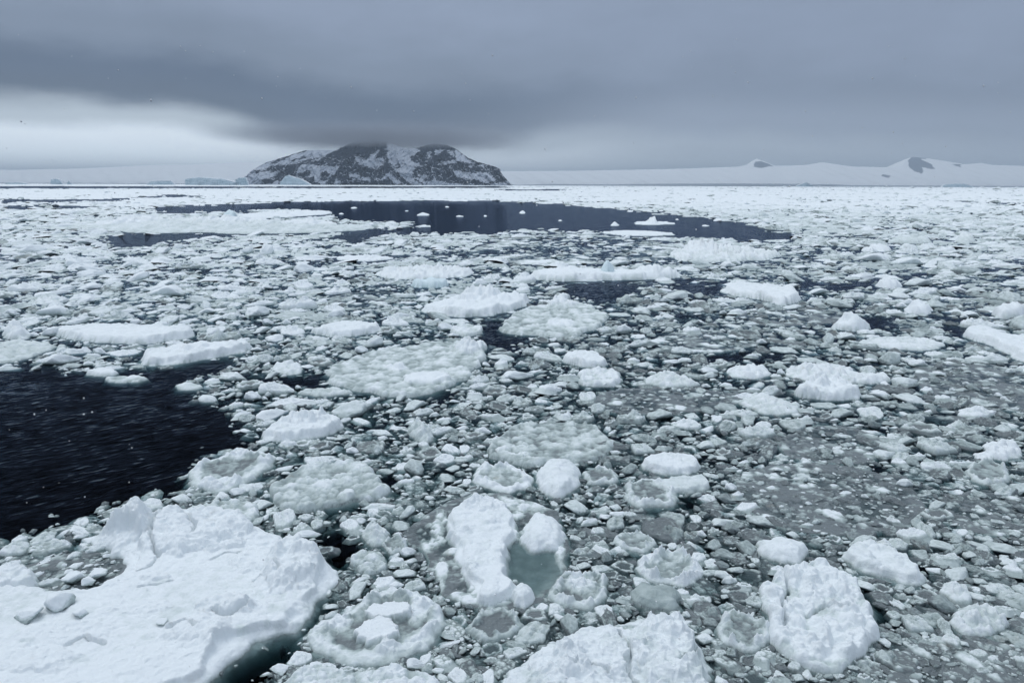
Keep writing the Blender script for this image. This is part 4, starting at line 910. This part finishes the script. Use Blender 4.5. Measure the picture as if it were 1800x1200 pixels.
snows = [[(519, 291), (533, 289), (551, 293), (567, 293), (592, 293), (589, 304), (580, 315), (575, 327), (560, 320), (551, 312), (537, 315), (536, 307), (517, 307)],
         [(611, 273), (618, 276), (635, 282), (643, 270), (648, 262), (652, 262), (650, 280), (662, 278), (668, 283), (655, 292), (648, 296), (630, 294), (615, 283)],
         [(793, 300), (817, 302), (830, 305), (858, 304), (872, 318), (858, 323), (830, 315), (810, 314), (800, 311)],
         [(747, 320), (761, 316), (782, 321), (803, 323), (855, 326), (855, 330), (747, 330)], [(736, 312), (747, 307), (755, 315), (747, 323), (739, 322)],
         [(740, 263), (746, 262), (750, 275), (745, 279), (741, 272)], [(789, 261), (797, 262), (817, 280), (830, 287), (814, 286), (797, 282)],
         [(616, 307), (625, 305), (633, 313), (652, 313), (655, 320), (628, 316), (616, 312)], [(595, 315), (607, 323), (599, 327), (592, 323)],
         [(658, 314), (672, 317), (683, 303), (690, 312), (700, 318), (708, 326), (695, 324), (684, 312), (675, 319), (660, 317)],
         [(836, 289), (851, 290), (848, 294), (838, 293)], [(768, 285), (790, 282), (800, 285), (780, 289), (765, 291)], [(650, 288), (665, 283), (668, 290), (655, 300), (650, 298)], [(752, 262), (770, 260), (764, 268), (755, 270)], [(775, 262), (786, 262), (792, 274), (783, 270)]]
rocks2 = [[(568, 301), (579, 309), (573, 320), (565, 319), (561, 307)], [(533, 301), (543, 305), (535, 315), (521, 311)], [(684, 290), (690, 295), (697, 291), (696, 297), (688, 297)], [(745, 315), (752, 313), (754, 319), (748, 320)]]
# paint order: base snow, rocks, snow patches, small outcrops
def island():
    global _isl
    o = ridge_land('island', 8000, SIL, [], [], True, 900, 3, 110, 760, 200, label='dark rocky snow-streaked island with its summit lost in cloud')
    me = o.data
    co = np.zeros(len(me.vertices) * 3, np.float32); me.vertices.foreach_get('co', co); co = co.reshape(-1, 3)
    px = co[:, 0] / 8000 * F + 900; py = 326.5 - co[:, 2] / 8000 * F
    wob = 2.6 * fbm(px * .16, py * .26, 41, 6, .72); wob2 = 2.2 * fbm(px * .16, py * .26, 42, 6, .72)
    f = np.full(len(co), 1.0)
    for pls, sg in ((rocks, -1), (snows, 1), (rocks2, -1)):
        for pl in pls:
            s_ = sdf_poly(px + wob, py + wob2, pl); a_ = np.clip((s_ + .5) / 1.0, 0, 1)
            f = f * (1 - a_) + sg * a_
    st = fbm((px + py * .9) * .16, (py - px * .35) * .75, 43, 4, .7)
    st2 = fbm(px * .25, py * .8, 44, 4, .7)
    f = f * .85 + .9 * st * (st < 0) * (f > 0) * sstep(560, 480, px) * sstep(300, 290, py) * 1.4 + .45 * np.clip(st2, 0, 1) * (f < 0) * sstep(296, 306, py) + .5 * st2 * (f > 0) * sstep(290, 300, py) + .8 * np.clip(st, 0, 1) * (f < 0) * sstep(275, 262, py)
    rd = 1 - np.abs(gnoise(px * .13 + .35 * fbm(px * .2, py * .3, 46, 3), py * .075 - px * .02, 45)); rd2 = 1 - np.abs(gnoise(px * .24 + 5, py * .16 + px * .05, 47))
    f = f + 1.5 * sstep(.90, .99, rd) * (f < .2) * sstep(258, 285, py) + .35 * sstep(.93, 1.0, rd2) * (f < .2) - 1.2 * sstep(.94, 1, 1 - np.abs(gnoise(px * .17 + 9, py * .2 - px * .09, 48))) * (f > .2) * sstep(268, 285, py)
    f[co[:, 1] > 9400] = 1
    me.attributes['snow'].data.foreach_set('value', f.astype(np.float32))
island()

# far snow country
FAR_L = [(-300, 298), (0, 303), (120, 300), (240, 293), (330, 291), (400, 286), (440, 288), (520, 300), (620, 312), (700, 327)]
FAR_R = [(700, 325), (800, 308), (870, 300), (1000, 299), (1100, 297), (1180, 295), (1240, 293), (1310, 290), (1335, 285), (1347, 278), (1354, 274.5), (1364, 279), (1378, 288), (1400, 288), (1440, 286), (1470, 281), (1482, 283), (1520, 289), (1580, 290), (1612, 287), (1630, 276), (1650, 270), (1672, 272), (1700, 277), (1730, 284), (1765, 281), (1780, 285), (1850, 287), (2100, 292)]
RR = [[(1336, 290), (1347, 281), (1358, 279), (1368, 283), (1376, 289), (1360, 290), (1348, 293)], [(1618, 298), (1620, 289), (1632, 278), (1648, 270), (1660, 271), (1664, 285), (1660, 293), (1645, 293), (1640, 288), (1635, 297), (1626, 302)], [(1650, 269), (1674, 270), (1672, 274), (1655, 274)], [(1702, 284), (1722, 284), (1712, 290)], [(1550, 306), (1556, 302), (1566, 306), (1558, 310)]]
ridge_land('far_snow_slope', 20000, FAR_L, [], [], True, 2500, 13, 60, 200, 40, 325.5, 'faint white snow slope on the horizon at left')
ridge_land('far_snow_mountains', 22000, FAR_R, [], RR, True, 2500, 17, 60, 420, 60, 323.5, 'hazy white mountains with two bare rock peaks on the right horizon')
CL = [(880, 324), (960, 321), (1060, 321.5), (1120, 320.5), (1200, 319.5), (1300, 319), (1390, 319.5), (1402, 317.5), (1412, 320), (1450, 319.5), (1480, 321), (1600, 321.5), (1850, 321.5)]
M_RS2 = plain('ice_cliff', (.30, .35, .40))
oc = ridge_land('ice_cliff', 12000, CL, [], [], True, 500, 19, 10, 260, 8, 323.0, 'low grey ice cliff along the right horizon'); oc.data.materials.clear(); oc.data.materials.append(M_RS2)

# ---------------------------------------------------------------- icebergs
def berg_material():
    m, nt = new_mat('berg')
    out = N(nt, 'ShaderNodeOutputMaterial'); bs = N(nt, 'ShaderNodeBsdfPrincipled'); nt.links.new(bs.outputs[0], out.inputs[0])
    geo = N(nt, 'ShaderNodeNewGeometry'); mp = N(nt, 'ShaderNodeMapping'); mp.inputs['Scale'].default_value = (.02, .02, .12)
    nt.links.new(geo.outputs['Position'], mp.inputs[0]); nz = N(nt, 'ShaderNodeTexNoise'); nz.inputs['Scale'].default_value = 1; nz.inputs['Detail'].default_value = 6
    nt.links.new(mp.outputs[0], nz.inputs['Vector'])
    col = RAMP(nt, nz.outputs[0], [(.35, (.36, .48, .54)), (.65, (.56, .66, .72))], 'LINEAR')
    nt.links.new(col, bs.inputs['Base Color']); bs.inputs['Roughness'].default_value = .7
    return m
M_BERG = berg_material(); M_BTOP = plain('berg_snow', (.74, .79, .83))
def iceberg(label, D, outline, depth, seed):
    """outline in (px, py): the berg's face; extruded back with a jagged, sloping body"""
    base = max(p[1] for p in outline)
    x0 = min(p[0] for p in outline); x1 = max(p[0] for p in outline)
    prof = sorted([p for p in outline], key=lambda p: p[0])
    nx, ny = 70, 26
    pxs = np.linspace(x0, x1, nx); top = np.interp(pxs, [p[0] for p in prof], [p[1] for p in prof])
    cxp = (x0 + x1) / 2; cx = (cxp - 900) / F * D
    h = np.clip(base - top, 0, None) / F * D
    xs = (pxs - cxp) / F * D
    v = np.linspace(0, 1, ny)
    Xg, V = np.meshgrid(xs, v); Hg = np.repeat(h[None], ny, 0)
    wd = np.sqrt(np.clip(1 - (2 * (pxs - cxp) / (x1 - x0)) ** 2, .05, 1))
    Yg = (V - .5) * depth * wd[None]
    face = np.clip(np.minimum(V, 1 - V) / .14, 0, 1) ** .5
    Zg = Hg * face * (1 - .12 * np.abs(V - .3)) * (1 + .05 * fbm(Xg / 14, Yg / 14, seed, 3)) - 1.5
    Xg = Xg + 2.5 * fbm(Yg / 9, Zg / 6, seed + 2, 3); Yg = Yg + 5 * fbm(Xg / 9, Zg / 6, seed + 3, 3)
    co = np.stack([Xg, Yg, Zg], -1).reshape(-1, 3); q = grid_quads(ny, nx)
    vm = V.ravel()[q].mean(1); top_f = (vm > .15) & (vm < .85)
    root = bpy.data.objects.new('iceberg', None); C.objects.link(root); root.location = (cx, D, 0); tag(root, label, 'iceberg', 'icebergs along the horizon')
    link('snow_top', mesh_from('snow_top', co, q[top_f], [M_BTOP], {}, False), root)
    link('ice_wall', mesh_from('ice_wall', co, q[~top_f], [M_BERG], {}, False), root)
BZ = 328.6
iceberg('blocky tilted iceberg with a step, leftmost tall one on the horizon', 5200, [(107, BZ), (108, 320), (118, 318.2), (124, 320), (128, 327), (131, BZ)], 60, 1)
iceberg('tiny pointed iceberg just right of the blocky tilted one', 5200, [(134, BZ), (136, 324.5), (139, 321.5), (141, 325), (145, BZ)], 30, 2)
iceberg('low dark lumpy iceberg near the left edge of the horizon', 5400, [(28, BZ), (32, 325), (45, 325.5), (52, 324.5), (66, 326.5), (74, BZ)], 60, 3)
iceberg('low domed iceberg left of the long tabular one', 5400, [(271, BZ - .5), (280, 322), (300, 320.5), (315, 320.5), (321, BZ - .5)], 90, 4)
iceberg('long low tabular iceberg left of the island', 5200, [(338, BZ), (339, 319), (350, 316), (380, 315.5), (410, 318), (424, 323), (426, BZ)], 160, 5)
iceberg('square-topped iceberg between the tabular one and the island', 5200, [(424, BZ), (425, 318), (434, 315.5), (443, 314.5), (446, 326), (447, BZ)], 60, 6)
iceberg('broad blue-white iceberg grounded under the island cliffs', 6600, [(500, BZ - .8), (504, 321), (512, 313), (518, 311), (528, 314.5), (538, 317), (546, 322), (556, BZ - .8)], 160, 7)
iceberg('low ragged iceberg on the right horizon under the bare peak', 9000, [(1636, 324), (1640, 319.5), (1655, 318), (1670, 317.6), (1680, 319.5), (1695, 324)], 120, 8)
iceberg('small humped iceberg on the horizon right of centre', 9500, [(1385, 324), (1395, 319), (1403, 316.5), (1410, 319.5), (1420, 324)], 90, 9)

# ---------------------------------------------------------------- drifting snowflakes
def flakes():
    rnd = random.Random(5); bm = bmesh.new()
    for i in range(420):
        d = rnd.uniform(2.5, 14); px = rnd.uniform(-60, 1860); py = rnd.uniform(60, 1240)
        v = dirs(px, py); v = v / np.linalg.norm(v) * d; r = rnd.uniform(.0022, .0055) * (d / 5) ** .4
        m = Matrix.Translation(Vector((v[0], v[1], CH + v[2])))
        bmesh.ops.create_icosphere(bm, subdivisions=1, radius=r, matrix=m @ Matrix.Diagonal((1, 1, rnd.uniform(.7, 1.5), 1)))
    me = bpy.data.meshes.new('snowflakes'); bm.to_mesh(me); bm.free(); me.materials.append(plain('flake', (.85, .88, .9)))
    tag(link('snowflakes', me), 'tiny snowflakes drifting through the air', 'snowflakes', None, 'stuff')
flakes()

# ---------------------------------------------------------------- haze
def vol_mat(name, col, dens, aniso=0.0):
    m, nt = new_mat(name)
    out = N(nt, 'ShaderNodeOutputMaterial'); pv = N(nt, 'ShaderNodeVolumePrincipled')
    pv.inputs['Color'].default_value = (*col, 1); pv.inputs['Density'].default_value = dens; pv.inputs['Anisotropy'].default_value = aniso
    nt.links.new(pv.outputs[0], out.inputs['Volume'])
    return m
hz = tag(box('haze', -44000, 44000, -300, 58000, -10.5, 1000, vol_mat('haze', (.70, .85, 1.0), 3.5e-5)), 'thin grey sea haze over the far ice', 'haze', None, 'stuff')

def summit_cloud():
    D = 8300
    x0, x1 = (380 - 900) / F * D, (960 - 900) / F * D
    z0, z1 = 350.0, 640.0
    m, nt = new_mat('cloud')
    out = N(nt, 'ShaderNodeOutputMaterial'); pv = N(nt, 'ShaderNodeVolumePrincipled')
    geo = N(nt, 'ShaderNodeNewGeometry'); sp = N(nt, 'ShaderNodeSeparateXYZ'); nt.links.new(geo.outputs['Position'], sp.inputs[0])
    mp = N(nt, 'ShaderNodeVectorMath', operation='MULTIPLY'); nt.links.new(geo.outputs['Position'], mp.inputs[0]); mp.inputs[1].default_value = (.0032, .0020, .008)
    nz = N(nt, 'ShaderNodeTexNoise'); nz.inputs['Scale'].default_value = 1; nz.inputs['Detail'].default_value = 4; nt.links.new(mp.outputs[0], nz.inputs['Vector'])
    h = MATH(nt, 'MULTIPLY_ADD', sp.outputs[2], 1 / 120.0, -(418 / 120.0))           # 0 at 418 m
    h = MATH(nt, 'MULTIPLY_ADD', MATH(nt, 'SUBTRACT', nz.outputs[0], .5), 1.3, h)
    h = MATH(nt, 'MULTIPLY', MATH(nt, 'MAXIMUM', h, 0), 1.0)
    h = MATH(nt, 'MINIMUM', h, 1.0)
    topf = MATH(nt, 'MULTIPLY_ADD', sp.outputs[2], -1 / 130.0, z1 / 130.0, clamp=True)
    ex = MATH(nt, 'MULTIPLY_ADD', sp.outputs[0], 1 / ((x1 - x0) / 2), -(x0 + x1) / (x1 - x0))
    xf = MATH(nt, 'SUBTRACT', 1.0, MATH(nt, 'POWER', MATH(nt, 'ABSOLUTE', ex), 2.0), clamp=True)
    d = MATH(nt, 'MULTIPLY', MATH(nt, 'MULTIPLY', h, topf), MATH(nt, 'MULTIPLY', MATH(nt, 'MULTIPLY', xf, xf), .0034))
    nt.links.new(d, pv.inputs['Density']); pv.inputs['Color'].default_value = (.62, .69, .80, 1)
    nt.links.new(pv.outputs[0], out.inputs['Volume'])
    m.cycles.volume_step_rate = .5
    tag(box('cloud', x0, x1, 7300, 9900, z0, z1, m), 'grey cloud bank wrapping the summit of the dark island', 'cloud', None, 'stuff')
summit_cloud()
